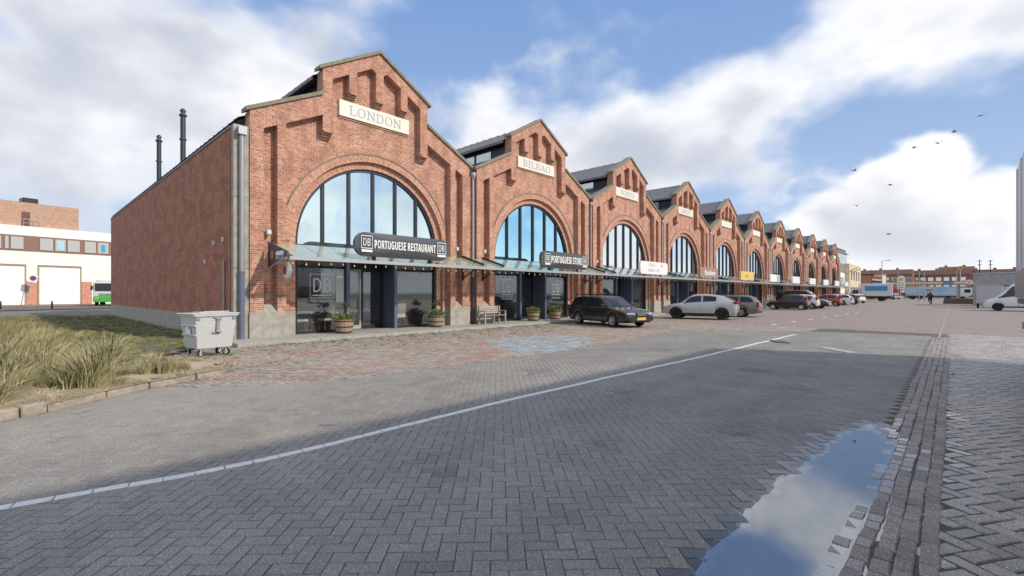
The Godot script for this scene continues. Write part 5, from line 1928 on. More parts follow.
var specs := {
	"wagon": {"L": 4.80, "W": 1.80, "wb": 2.70, "fo": 1.0, "R": 0.315, "top": [Vector2(-2.40, 0.60), Vector2(-2.36, 0.90), Vector2(-2.2, 0.98), Vector2(-1.0, 0.965), Vector2(0.95, 0.93), Vector2(1.25, 0.90), Vector2(1.9, 0.80), Vector2(2.25, 0.69), Vector2(2.40, 0.50)],
		"roof": [Vector2(-2.30, 0.98), Vector2(-1.90, 1.39), Vector2(-1.5, 1.45), Vector2(-0.5, 1.48), Vector2(0.15, 1.45), Vector2(0.35, 1.41), Vector2(1.15, 0.93)],
		"windows": [[-2.02, -1.22], [-1.12, -0.24], [-0.14, 0.85]], "front_screen": [1.08, 0.40], "rear_screen": [-2.26, -1.95], "lamp_y": 0.63, "tail": [0.10, 0.84, 0.14, 0.32, 0.86], "doors": [-0.20, -1.16], "plate_y": 0.42, "rails": [-1.8, 0.0, 1.53], "rear_plate_up": 0.30},
	"crossover": {"L": 4.36, "W": 1.80, "wb": 2.64, "fo": 0.90, "R": 0.345, "top": [Vector2(-2.18, 0.70), Vector2(-2.13, 1.00), Vector2(-1.9, 1.13), Vector2(-1.2, 1.10), Vector2(0.3, 1.01), Vector2(1.0, 0.98), Vector2(1.65, 0.88), Vector2(2.02, 0.76), Vector2(2.18, 0.50)],
		"roof": [Vector2(-2.02, 1.12), Vector2(-1.45, 1.40), Vector2(-0.9, 1.51), Vector2(-0.2, 1.56), Vector2(0.2, 1.52), Vector2(0.4, 1.47), Vector2(1.08, 0.98)],
		"windows": [[-1.05, -0.30], [-0.20, 0.82]], "front_screen": [1.02, 0.45], "rear_screen": [-1.98, -1.50], "lamp_y": 0.78, "tail": [0.10, 1.02, 0.34, 0.13, 0.84], "doors": [-0.25], "plate_y": 0.48, "cladding": true, "sill": 0.26, "spokes": 5},
	"hatch": {"L": 3.50, "W": 1.63, "wb": 2.40, "fo": 0.62, "R": 0.285, "top": [Vector2(-1.75, 0.58), Vector2(-1.72, 0.86), Vector2(-1.6, 0.96), Vector2(0.3, 0.90), Vector2(0.85, 0.87), Vector2(1.35, 0.77), Vector2(1.63, 0.63), Vector2(1.75, 0.44)],
		"roof": [Vector2(-1.69, 0.96), Vector2(-1.48, 1.33), Vector2(-1.0, 1.44), Vector2(-0.3, 1.47), Vector2(0.0, 1.44), Vector2(0.15, 1.40), Vector2(0.92, 0.87)],
		"windows": [[-1.25, -0.46], [-0.36, 0.65]], "front_screen": [0.86, 0.20], "rear_screen": [-1.66, -1.50], "lamp_y": 0.62, "tail": [0.09, 1.08, 0.12, 0.42, 0.80], "doors": [-0.41], "plate_y": 0.38, "rear_plate_up": 0.25, "spokes": 7},
	"minibus": {"L": 4.90, "W": 1.92, "wb": 3.0, "fo": 0.95, "R": 0.33, "tumble": 0.84, "top": [Vector2(-2.45, 0.55), Vector2(-2.42, 1.05), Vector2(0.9, 1.02), Vector2(1.35, 0.99), Vector2(2.0, 0.86), Vector2(2.33, 0.68), Vector2(2.45, 0.46)],
		"roof": [Vector2(-2.42, 1.06), Vector2(-2.30, 1.72), Vector2(-1.9, 1.86), Vector2(-0.5, 1.92), Vector2(0.3, 1.88), Vector2(0.5, 1.82), Vector2(1.50, 0.99)],
		"windows": [[-2.1, -1.05], [-0.95, 0.15], [0.25, 1.2]], "front_screen": [1.44, 0.56], "rear_screen": [-2.40, -2.31], "lamp_y": 0.70, "tail": [0.06, 1.15, 0.10, 0.45, 0.88], "doors": [0.2, -1.0], "plate_y": 0.42},
	"van": {"L": 5.40, "W": 2.05, "wb": 3.40, "fo": 0.95, "R": 0.345, "tumble": 0.90, "top": [Vector2(-2.70, 0.5), Vector2(-2.69, 1.20), Vector2(1.2, 1.20), Vector2(1.8, 1.13), Vector2(2.35, 0.98), Vector2(2.62, 0.78), Vector2(2.70, 0.45)],
		"roof": [Vector2(-2.69, 1.20), Vector2(-2.68, 2.32), Vector2(-2.5, 2.46), Vector2(0.4, 2.48), Vector2(0.75, 2.40), Vector2(0.95, 2.28), Vector2(2.05, 1.10)],
		"windows": [[0.62, 1.62]], "front_screen": [1.98, 1.0], "rear_screen": [-2.689, -2.685], "lamp_y": 0.86, "tail": [0.05, 1.1, 0.08, 0.5, 0.93], "doors": [0.5, -0.9], "plate_y": 0.45, "painted_mirror": false, "cladding": true, "sill": 0.3}}

func car(called: String, label: String, kind: String, at: Vector3, deg: float, paint: Material, rim: Material, group := "cars parked nose-in before the halls") -> Node3D:
	# deg: heading, 0 = +Z (out to the street), 180 = -Z (towards the halls), measured towards +X
	var h := deg_to_rad(deg)
	var t := thing(called, label, "van" if kind == "van" else "car", at, atan2(-cos(h), sin(h)), group)
	make_car(specs[kind], paint, rim, t)
	return t

func car_paint(key: String, c: Color, metal := 0.35, rough := 0.32) -> StandardMaterial3D:
	var m := mat(key, c, rough, metal)
	m.clearcoat_enabled = true
	m.clearcoat = 1.0
	m.clearcoat_roughness = 0.04
	return m

func build_cars() -> void:
	var alu := mat("alloy", Color(0.45, 0.46, 0.47), 0.35, 0.7)
	var blk := mat("alloy_black", Color(0.03, 0.03, 0.032), 0.35, 0.5)
	var black := car_paint("paint_black", Color(0.010, 0.009, 0.010), 0.2, 0.3)
	var silver := car_paint("paint_silver", Color(0.48, 0.475, 0.48), 0.45, 0.35)
	var taupe := car_paint("paint_taupe", Color(0.17, 0.155, 0.145), 0.5, 0.35)
	var white := car_paint("paint_white", Color(0.68, 0.68, 0.67), 0.0, 0.35)
	var red := car_paint("paint_red", Color(0.36, 0.03, 0.03), 0.1)
	var green := car_paint("paint_green", Color(0.02, 0.11, 0.07), 0.1)
	car("station_wagon", "black station wagon with yellow front plate, nose turned out to the street", "wagon", Vector3(20.45, 0, 4.25), -19.0, black, alu, "cars parked before the halls")
	car("crossover", "silver crossover with black wheels parked nose to the halls", "crossover", Vector3(29.45, 0, 5.35), 180.0 + 12.0, silver, blk, "cars parked before the halls")
	car("station_wagon", "taupe grey station wagon parked behind the silver crossover", "wagon", Vector3(33.85, 0, 5.2), 180.0 + 8.0, taupe, alu, "cars parked before the halls")
	car("hatchback", "small black hatchback with red tall tail lights", "hatch", Vector3(51.4, 0, 5.25), 180.0, black, mat("wheel_cover", Color(0.6, 0.6, 0.6), 0.4), "cars parked before the halls")
	car("hatchback", "white hatchback next to the small black hatchback", "hatch", Vector3(54.6, 0, 5.5), 180.0, white, alu, "cars parked before the halls")
	car("minibus", "black minibus with its nose turned out to the street", "minibus", Vector3(57.9, 0, 5.2), 0.0, black, alu, "cars parked before the halls")
	car("minibus", "white minibus parked close to the pavement behind the black minibus", "minibus", Vector3(61.4, 0, 3.0), 180.0, white, alu, "cars parked before the halls")
	car("hatchback", "red hatchback in the row before the halls", "hatch", Vector3(68.0, 0, 5.4), 180.0, red, alu, "cars parked before the halls")
	car("station_wagon", "white station wagon next to the red hatchback", "wagon", Vector3(75.4, 0, 5.0), 180.0, white, alu, "cars parked before the halls")
	car("hatchback", "dark hatchback next to the white station wagon", "hatch", Vector3(80.5, 0, 5.6), 180.0, car_paint("paint_navy", Color(0.02, 0.022, 0.03), 0.2), alu, "cars parked before the halls")
	car("hatchback", "white hatchback with orange roof light near the box truck", "hatch", Vector3(93.0, 0, 5.0), 150.0, white, alu, "cars parked before the halls")
	car("hatchback", "dark green car standing beyond the box truck", "hatch", Vector3(150.0, 0, 5.4), 100.0, green, alu, "cars beyond the box truck")
	car("hatchback", "white car standing beyond the dark green car", "hatch", Vector3(158.0, 0, 5.9), 100.0, white, alu, "cars beyond the box truck")
	car("delivery_van", "white delivery van with dark lower bumper parked on the quay", "van", Vector3(61.6, 0, 21.6), 180.0, white, mats.steel_dark, "vehicles on the quay")
	car("hatchback", "silver car parked behind the timber stack", "hatch", Vector3(104.0, 0, 19.6), 250.0, silver, alu, "vehicles on the quay")
	car("hatchback", "dark car parked beside the grey shed", "hatch", Vector3(100.0, 0, 20.6), 245.0, black, alu, "vehicles on the quay")
	build_truck()
	build_sweeper()

func build_truck() -> void:
	var t := thing("box_truck", "white box truck with blue advertisement panel on its side", "truck", Vector3(118.0, 0, 4.6), atan2(-cos(deg_to_rad(195.0)), sin(deg_to_rad(195.0))))
	var wm := mat("truck_white", Color(0.62, 0.63, 0.62), 0.45)
	var st := ST()
	cbox(st, Vector3(-1.0, 2.25, 0), Vector3(5.0, 2.5, 2.45), 0.05)
	var b := node("box", st, wm, t)
	for sd in [-1.0, 1.0]:
		st = ST()
		cbox(st, Vector3(-0.9, 2.55, sd * 1.235), Vector3(3.6, 0.9, 0.02), 0.004)
		var p := node("advert_panel", st, mat("advert_blue", Color(0.05, 0.25, 0.55), 0.4), b)
		st = ST()
		cbox(st, Vector3(-0.9, 2.08, sd * 1.236), Vector3(3.6, 0.10, 0.02), 0.004)
		node("advert_green", st, mat("advert_green", Color(0.12, 0.35, 0.06), 0.4), p)
	st = ST()
	prism(st, PackedVector2Array([Vector2(1.55, 0.6), Vector2(3.3, 0.6), Vector2(3.35, 1.35), Vector2(2.95, 2.35), Vector2(2.6, 2.5), Vector2(1.55, 2.5)]), -1.05, 1.05)
	var c := node("cab", st, wm, t)
	for sd in [-1.0, 1.0]:
		st = ST()
		prism(st, PackedVector2Array([Vector2(1.9, 1.45), Vector2(3.05, 1.45), Vector2(2.75, 2.25), Vector2(1.9, 2.25)]), sd * 1.055 - 0.006, sd * 1.055 + 0.006)
		node("side_window", st, mats.car_glass, c)
	st = ST()
	box(st, Vector3(3.17, 1.86, 0), Vector3(0.02, 0.95, 1.8), Basis(Vector3(0, 0, 1), 0.38))
	node("windscreen", st, mats.car_glass, c)
	st = ST()
	bar(st, -3.4, 2.6, 0.55, 0.98, -0.5, 0.5)
	node("chassis", st, mats.steel_dark, t)
	for x in [-2.0, 2.3]:
		for sd in [-1.0, 1.0]: wheel(t, Vector3(x, 0.42, sd * 1.0), 0.42, 0.28, sd, mats.steel_dark)
	st = ST()
	cbox(st, Vector3(-3.52, 2.2, 0), Vector3(0.06, 2.3, 2.3), 0.02)
	node("rear_door", st, mats.sign_white, t)

func build_sweeper() -> void:
	# refuse lorry: only its cab looks out behind the flank wall
	var t := thing("refuse_lorry", "white refuse lorry with bright green lower cab standing by the white workshop", "lorry", Vector3(8.0, 0, -62.5), -0.22)
	var st := ST()
	var wm: Material = mats.truck_white
	var gm := mat("lorry_green", Color(0.06, 0.42, 0.05), 0.4)
	cbox(st, Vector3(0, 2.1, -1.0), Vector3(2.4, 1.9, 2.0), 0.10)
	var c := node("cab", st, wm, t)
	st = ST()
	cbox(st, Vector3(0, 2.35, 0.02), Vector3(2.1, 1.0, 0.04), 0.015)
	node("windscreen", st, mats.car_glass, c)
	for sd in [-1.0, 1.0]:
		st = ST()
		cbox(st, Vector3(sd * 1.205, 2.3, -0.7), Vector3(0.03, 0.8, 1.0), 0.01)
		node("side_window", st, mats.car_glass, c)
		st = ST()
		cbox(st, Vector3(sd * 1.38, 2.25, 0.12), Vector3(0.14, 0.6, 0.12), 0.02)
		node("mirror", st, mats.black, c)
		st = ST()
		cbox(st, Vector3(sd * 0.85, 0.95, 0.13), Vector3(0.4, 0.2, 0.05), 0.02)
		node("headlight", st, mats.headlight_glass, c)
	st = ST()
	cbox(st, Vector3(0, 0.80, -0.95), Vector3(2.46, 0.72, 2.12), 0.05)
	node("bumper", st, gm, t)
	st = ST()
	for k in 3: bar(st, -0.7, 0.7, 1.28 + k * 0.1, 1.33 + k * 0.1, 0.0, 0.015)
	node("grille", st, mats.black, t)
	st = ST()
	cbox(st, Vector3(0, 2.1, -5.2), Vector3(2.45, 2.6, 6.0), 0.08)
	node("hopper_body", st, wm, t)
	for x in [-0.7, 0.7]:
		st = ST()
		rod(st, Vector3(x, 3.05, -0.6), Vector3(x, 3.25, -0.6), 0.10, 0.08, 12)
		node("beacon", st, mat("beacon_orange", Color(0.7, 0.25, 0.03), 0.3), t)
	for z in [-1.1, -5.0, -6.6]:
		for sd in [-1.0, 1.0]:
			st = ST()
			rod(st, Vector3(sd * 0.85, 0.48, z), Vector3(sd * 1.15, 0.48, z), 0.48, 0.48, 20)
			node("wheel", st, mats.rubber, t)

# ------------------------------------------------------------------ people
func sdf_person(joints: Dictionary, bones: Array, cell: float) -> ArrayMesh:
	# tapered capsules joined by a smooth minimum, meshed as surface nets
	var lo := Vector3(1e9, 1e9, 1e9); var hi := -lo
	for b in bones:
		for e in [0, 1]:
			var p: Vector3 = joints[b[e]]
			var r: float = b[2 + e] + 0.06
			lo = lo.min(p - Vector3.ONE * r); hi = hi.max(p + Vector3.ONE * r)
	var n := Vector3i(((hi - lo) / cell).ceil()) + Vector3i.ONE * 2
	var d := PackedFloat32Array()
	d.resize(n.x * n.y * n.z)
	d.fill(1.0)
	for b in bones:
		var a: Vector3 = joints[b[0]]; var e: Vector3 = joints[b[1]]
		var rm: float = maxf(b[2], b[3]) + 0.08
		var l3 := Vector3i(((a.min(e) - Vector3.ONE * rm - lo) / cell).floor()).clamp(Vector3i.ZERO, n - Vector3i.ONE)
		var h3 := Vector3i(((a.max(e) + Vector3.ONE * rm - lo) / cell).ceil()).clamp(Vector3i.ZERO, n - Vector3i.ONE)
		var ae := e - a
		var ll := maxf(ae.length_squared(), 1e-6)
		for z in range(l3.z, h3.z + 1):
			for y in range(l3.y, h3.y + 1):
				for x in range(l3.x, h3.x + 1):
					var p := lo + Vector3(x, y, z) * cell
					var t := clampf((p - a).dot(ae) / ll, 0.0, 1.0)
					var v := p.distance_to(a + ae * t) - lerpf(b[2], b[3], t)
					var i := (z * n.y + y) * n.x + x
					var k := 0.035
					var h := clampf(0.5 + 0.5 * (d[i] - v) / k, 0.0, 1.0)
					d[i] = lerpf(d[i], v, h) - k * h * (1.0 - h)
	var vert := {}
	var st := ST()
	st.set_smooth_group(0)
	var off := [Vector3i(0, 0, 0), Vector3i(1, 0, 0), Vector3i(0, 1, 0), Vector3i(1, 1, 0), Vector3i(0, 0, 1), Vector3i(1, 0, 1), Vector3i(0, 1, 1), Vector3i(1, 1, 1)]
	var edges := [[0, 1], [2, 3], [4, 5], [6, 7], [0, 2], [1, 3], [4, 6], [5, 7], [0, 4], [1, 5], [2, 6], [3, 7]]
	for z in n.z - 1:
		for y in n.y - 1:
			for x in n.x - 1:
				var g := []
				var neg := 0
				for o in off:
					var v := d[((z + o.z) * n.y + y + o.y) * n.x + x + o.x]
					g.append(v)
					if v < 0: neg += 1
				if neg == 0 or neg == 8: continue
				var s := Vector3.ZERO; var c := 0
				for e in edges:
					if (g[e[0]] < 0) != (g[e[1]] < 0):
						var t: float = g[e[0]] / (g[e[0]] - g[e[1]])
						s += Vector3(off[e[0]]).lerp(Vector3(off[e[1]]), t); c += 1
				vert[(z * n.y + y) * n.x + x] = lo + (Vector3(x, y, z) + s / c) * cell
	var id := func(x: int, y: int, z: int): return (z * n.y + y) * n.x + x
	for z in range(1, n.z - 1):
		for y in range(1, n.y - 1):
			for x in range(1, n.x - 1):
				var v0 := d[id.call(x, y, z)]
				for ax in 3:
					var o := Vector3i(int(ax == 0), int(ax == 1), int(ax == 2))
					var v1 := d[id.call(x + o.x, y + o.y, z + o.z)]
					if (v0 < 0) == (v1 < 0): continue
					var q := []
					if ax == 0: q = [id.call(x, y - 1, z - 1), id.call(x, y, z - 1), id.call(x, y, z), id.call(x, y - 1, z)]
					elif ax == 1: q = [id.call(x - 1, y, z - 1), id.call(x - 1, y, z), id.call(x, y, z), id.call(x, y, z - 1)]
					else: q = [id.call(x - 1, y - 1, z), id.call(x, y - 1, z), id.call(x, y, z), id.call(x - 1, y, z)]
					if v0 > 0: q.reverse()
					for k in [0, 2, 1, 0, 3, 2]:
						var p: Vector3 = vert[q[k]]
						var col := Color(0.018, 0.028, 0.075)
						if p.y > 1.50: col = Color(0.02, 0.017, 0.015)
						elif p.y < 0.98: col = Color(0.022, 0.026, 0.042)
						if p.y < 0.36: col = Color(0.02, 0.018, 0.017)
						st.set_color(col); st.add_vertex(p)
	st.generate_normals()
	return st.commit()

func build_cyclist() -> void:
	var at := Vector3(84.4, 0, 14.65)
	var turn := -PI / 2 + 0.12     # local +Z is the way they ride: down the street
	var bk := thing("bicycle", "dark city bicycle ridden down the street", "bicycle", at, PI / 2 + 0.05)
	var dk: Material = mats.steel_dark
	for z in [-0.55, 0.55]:
		var st := ST()
		var ring := []
		for k in 28:
			var a := TAU * k / 28
			ring.append(Vector3(0, 0.35 + 0.33 * sin(a), z + 0.33 * cos(a)))
		for k in 28: rod(st, ring[k], ring[(k + 1) % 28], 0.02, 0.02, 6, false)
		var w := node("wheel", st, mats.rubber, bk)
		st = ST()
		for k in 12:
			var a := TAU * k / 12
			rod(st, Vector3(0, 0.35, z), Vector3(0, 0.35 + 0.32 * sin(a), z + 0.32 * cos(a)), 0.003, 0.003, 3, false)
		node("spokes", st, mats.steel_pale, w)
		st = ST()
		for k in 8:
			var a := PI * (0.05 + 0.9 * k / 8.0); var b := PI * (0.05 + 0.9 * (k + 1) / 8.0)
			rod(st, Vector3(0, 0.35 + 0.37 * sin(a), z + 0.37 * cos(a)), Vector3(0, 0.35 + 0.37 * sin(b), z + 0.37 * cos(b)), 0.02, 0.02, 5, false)
		node("mudguard", st, dk, bk)
	var st := ST()
	var bb := Vector3(0, 0.30, -0.08); var seat := Vector3(0, 0.90, -0.24); var head := Vector3(0, 0.88, 0.40); var fr := Vector3(0, 0.35, 0.55); var rr := Vector3(0, 0.35, -0.55)
	for q in [[bb, seat], [bb, head], [seat - Vector3(0, 0.3, -0.08), head], [bb, rr], [seat - Vector3(0, 0.12, 0), rr], [head, fr], [head, head + Vector3(0, 0.20, -0.03)]]: rod(st, q[0], q[1], 0.018, 0.018, 8)
	node("frame", st, dk, bk)
	st = ST()
	for s in [-1, 1]: rod(st, head + Vector3(0, 0.20, -0.03), Vector3(s * 0.28, 1.07, 0.22), 0.014, 0.014, 7)
	node("handlebar", st, mats.steel_pale, bk)
	st = ST()
	cbox(st, Vector3(0, 0.93, -0.26), Vector3(0.20, 0.07, 0.26), 0.03)
	node("saddle", st, mats.black, bk)
	st = ST()
	cbox(st, Vector3(0, 0.76, -0.55), Vector3(0.13, 0.02, 0.36), 0.005)
	node("carrier", st, dk, bk)
	st = ST()
	for s in [-1, 1]: cbox(st, Vector3(s * 0.14, 0.30 + s * 0.14, -0.08), Vector3(0.10, 0.025, 0.08), 0.006)
	rod(st, Vector3(-0.09, 0.16, -0.08), Vector3(0.09, 0.44, -0.08), 0.012, 0.012, 6)
	node("pedals", st, mats.black, bk)
	var p := thing("person", "person in dark blue jacket cycling away with a black rucksack", "person", at, PI / 2 + 0.05)
	var j := {"hip": Vector3(0, 1.0, -0.22), "waist": Vector3(0, 1.16, -0.18), "chest": Vector3(0, 1.38, -0.10), "neck": Vector3(0, 1.50, -0.07), "skull": Vector3(0, 1.60, -0.05), "crown": Vector3(0, 1.67, -0.05)}
	var bones := [["hip", "waist", 0.155, 0.15], ["waist", "chest", 0.15, 0.17], ["chest", "neck", 0.12, 0.065], ["neck", "skull", 0.06, 0.10], ["skull", "crown", 0.10, 0.095]]
	for s in [-1.0, 1.0]:
		var k := "l" if s < 0 else "r"
		j[k + "sh"] = Vector3(s * 0.20, 1.43, -0.08); j[k + "el"] = Vector3(s * 0.29, 1.20, 0.05); j[k + "wr"] = Vector3(s * 0.285, 1.10, 0.20); j[k + "hd"] = Vector3(s * 0.27, 1.09, 0.27)
		j[k + "hp"] = Vector3(s * 0.10, 0.98, -0.20); j[k + "kn"] = Vector3(s * 0.13, 0.68 + s * 0.07, 0.17); j[k + "an"] = Vector3(s * 0.14, 0.36 + s * 0.14, -0.10); j[k + "to"] = Vector3(s * 0.15, 0.335 + s * 0.14, 0.06)
		bones += [["chest", k + "sh", 0.12, 0.085], [k + "sh", k + "el", 0.08, 0.062], [k + "el", k + "wr", 0.06, 0.045], [k + "wr", k + "hd", 0.042, 0.045], [k + "hp", k + "kn", 0.115, 0.078], [k + "kn", k + "an", 0.075, 0.052], [k + "an", k + "to", 0.05, 0.042]]
	var pm := mat("clothes", Color(1, 1, 1), 0.85)
	pm.vertex_color_use_as_albedo = true
	node("body", sdf_person(j, bones, 0.03), pm, p)
	var bg := thing("rucksack", "black rucksack on the back of the cycling person", "rucksack", at, PI / 2 + 0.05)
	st = ST()
	cbox(st, Vector3(0, 1.32, -0.345), Vector3(0.32, 0.44, 0.16), 0.05, Basis(Vector3.RIGHT, 0.25))
	node("bag", st, mats.black, bg)

# ------------------------------------------------------------------ far buildings
func windows_on(b: Node3D, rects: Array, z: float, frame: Material, pane: Material) -> void:
	for r in rects:
		var st := ST()
		bar(st, r[0], r[1], r[2], r[3], z - 0.02, z + 0.04)
		var f := node("window", st, frame, b)
		st = ST()
		var t := 0.06 if r[1] - r[0] > 0.8 else 0.04
		bar(st, r[0] + t, r[1] - t, r[2] + t, r[3] - t, z + 0.045, z + 0.055)
		node("pane", st, pane, f)

func build_workshop() -> void:
	var b := thing("workshop", "white industrial workshop with tall roller doors and brick upper storey", "workshop", Vector3(3.37, 0, -75.36), deg_to_rad(13.1))
	var wm := tmat("white_render", Color(0.86, 0.85, 0.82), 0.8, noise_tex(0.01, Color(0.93, 0.93, 0.92), Color(1, 1, 1), 24, 256), Vector3(7, 7, 7))
	var st := ST()
	bar(st, -30, 14, 0, 10.7, -18, 0)
	node("wall", st, wm, b)
	st = ST()
	bar(st, -30, 3.28, 10.7, 14.0, -16, -0.6)
	var up := node("upper_storey", st, tmat("tan_brick", Color(0.95, 1.1, 1.1), 0.9, brick_tex, Vector3(5.28, 5.12, 5.28)), b)
	st = ST()
	bar(st, -2.7, -1.85, 10.72, 12.7, -0.62, -0.57)
	node("roof_door", st, mat("brown_door", Color(0.16, 0.07, 0.05), 0.7), up)
	st = ST()
	cbox(st, Vector3(-1.4, 14.45, -3.0), Vector3(1.6, 0.9, 1.6), 0.08)
	node("roof_unit", st, mats.steel_dark, up)
	st = ST()
	for k in 4: rod(st, Vector3(-2.6 + k * 0.55, 10.7, -0.15), Vector3(-2.6 + k * 0.55, 11.7, -0.15), 0.035, 0.035, 6)
	rod(st, Vector3(-2.6, 11.7, -0.15), Vector3(-0.95, 11.7, -0.15), 0.035, 0.035, 6); rod(st, Vector3(-2.6, 11.2, -0.15), Vector3(-0.95, 11.2, -0.15), 0.03, 0.03, 6)
	node("railing", st, mats.steel_pale, up)
	var brown := mat("brown_frame", Color(0.24, 0.15, 0.11), 0.7)
	var blind := mat("blind_pane", Color(0.46, 0.47, 0.47), 0.25)
	st = ST()
	bar(st, -30, 6.9, 7.30, 9.42, 0.0, 0.05)
	node("window_band", st, brown, b)
	windows_on(b, [[-9.3, -7.2, 7.5, 9.25], [-7.0, -4.7, 7.5, 9.25], [-4.45, -4.05, 7.5, 9.25], [-3.93, -2.62, 7.5, 9.25], [-1.10, 0.35, 7.5, 9.25], [0.47, 1.69, 7.5, 9.25], [1.80, 3.24, 7.5, 9.25], [3.69, 5.1, 7.5, 9.25], [5.2, 6.6, 7.5, 9.25]], 0.06, brown, blind)
	st = ST()
	bar(st, 0.72, 1.45, 7.75, 9.0, 0.118, 0.122)
	node("blue_poster", st, mat("poster_blue", Color(0.35, 0.62, 0.72), 0.5), b)
	st = ST()
	bar(st, 5.65, 6.15, 7.75, 8.85, 0.118, 0.122)
	node("blue_poster", st, mat("poster_deep", Color(0.05, 0.32, 0.55), 0.5), b)
	for d in [[-9.5, -2.55], [-1.12, 3.24]]:
		st = ST()
		bar(st, d[0] - 0.14, d[0], 0, 5.28, 0.0, 0.12); bar(st, d[1], d[1] + 0.14, 0, 5.28, 0.0, 0.12); bar(st, d[0] - 0.14, d[1] + 0.14, 5.28, 5.5, 0.0, 0.14)
		var f := node("door_frame", st, mat("door_tan", Color(0.30, 0.25, 0.15), 0.7), b)
		for k in 10:
			st = ST()
			cbox(st, Vector3((d[0] + d[1]) / 2, 0.27 + k * 0.52, 0.045), Vector3(d[1] - d[0] - 0.01, 0.513, 0.05), 0.012)
			node("door_panel", st, mat("roller_white", Color(0.86, 0.86, 0.85), 0.5), f)
	for d in [[-2.38, -1.30], [3.42, 4.6]]:
		st = ST()
		bar(st, d[0], d[1], 0, 3.27, 0.0, 0.06)
		node("brick_panel", st, tmat("red_panel", Color(1.1, 1.0, 1.0), 0.9, brick_tex, Vector3(5.28, 5.12, 5.28)), b)
	st = ST()
	bar(st, 4.65, 4.95, 2.2, 2.7, 0.0, 0.18)
	node("alarm_box", st, mat("alarm_green", Color(0.03, 0.16, 0.06), 0.5), b)
	# yard before it
	var y := setting("yard", "pinkish yard paving and dark lane before the workshop", "yard")
	var xf := Transform3D(Basis(Vector3.UP, deg_to_rad(13.1)), Vector3(3.37, 0, -75.36))
	for q in [[0.0, 6.0, -0.03, "yard_pink", Color(0.34, 0.25, 0.20)], [6.0, 26.0, -0.035, "yard_dark", Color(0.15, 0.135, 0.115)]]:
		st = ST()
		quad(st, xf * Vector3(-60, q[2], q[1]), xf * Vector3(60, q[2], q[1]), xf * Vector3(60, q[2], q[0]), xf * Vector3(-60, q[2], q[0]))
		node("lane", st, tmat(q[3], q[4], 0.95, grime, Vector3(5, 5, 5)), y)
	var names := ["dark bollard at the yard edge left of the leaning sign", "dark bollard at the yard edge before the right roller door"]
	for k in 2:
		var bo := thing("bollard", names[k], "bollard", [Vector3(-1.0, 0, -52.9), Vector3(2.55, 0, -49.1)][k], 0.0, "bollards along the yard edge")
		st = ST()
		cbox(st, Vector3(0, 0.4, 0), Vector3(0.16, 0.82, 0.16), 0.03)
		node("post", st, mats.black, bo)
		st = ST()
		cbox(st, Vector3(0, 0.7, 0), Vector3(0.166, 0.07, 0.166), 0.01)
		node("band", st, mats.sign_grey, bo)
	var sp := thing("sign_post", "leaning grey post with small no-parking sign plate", "road sign", Vector3(1.0, 0, -73.0), 0.0)
	var lean := Basis(Vector3(0, 0, 1), -0.17)
	st = ST()
	rod(st, Vector3.ZERO, lean * Vector3(0, 4.0, 0), 0.06, 0.06, 8)
	node("post", st, mats.steel_pale, sp)
	st = ST()
	cbox(st, lean * Vector3(0.05, 3.6, 0.07), Vector3(0.85, 1.0, 0.03), 0.01, lean)
	var pl := node("plate", st, mats.sign_white, sp)
	st = ST()
	rod(st, lean * Vector3(0.05, 3.65, 0.09), lean * Vector3(0.05, 3.65, 0.10), 0.34, 0.34, 20)
	var ds := node("red_ring", st, mats.sign_red, pl)
	st = ST()
	rod(st, lean * Vector3(0.05, 3.65, 0.098), lean * Vector3(0.05, 3.65, 0.108), 0.25, 0.25, 20)
	node("blue_disc", st, mat("sign_blue", Color(0.03, 0.07, 0.3), 0.5), pl)

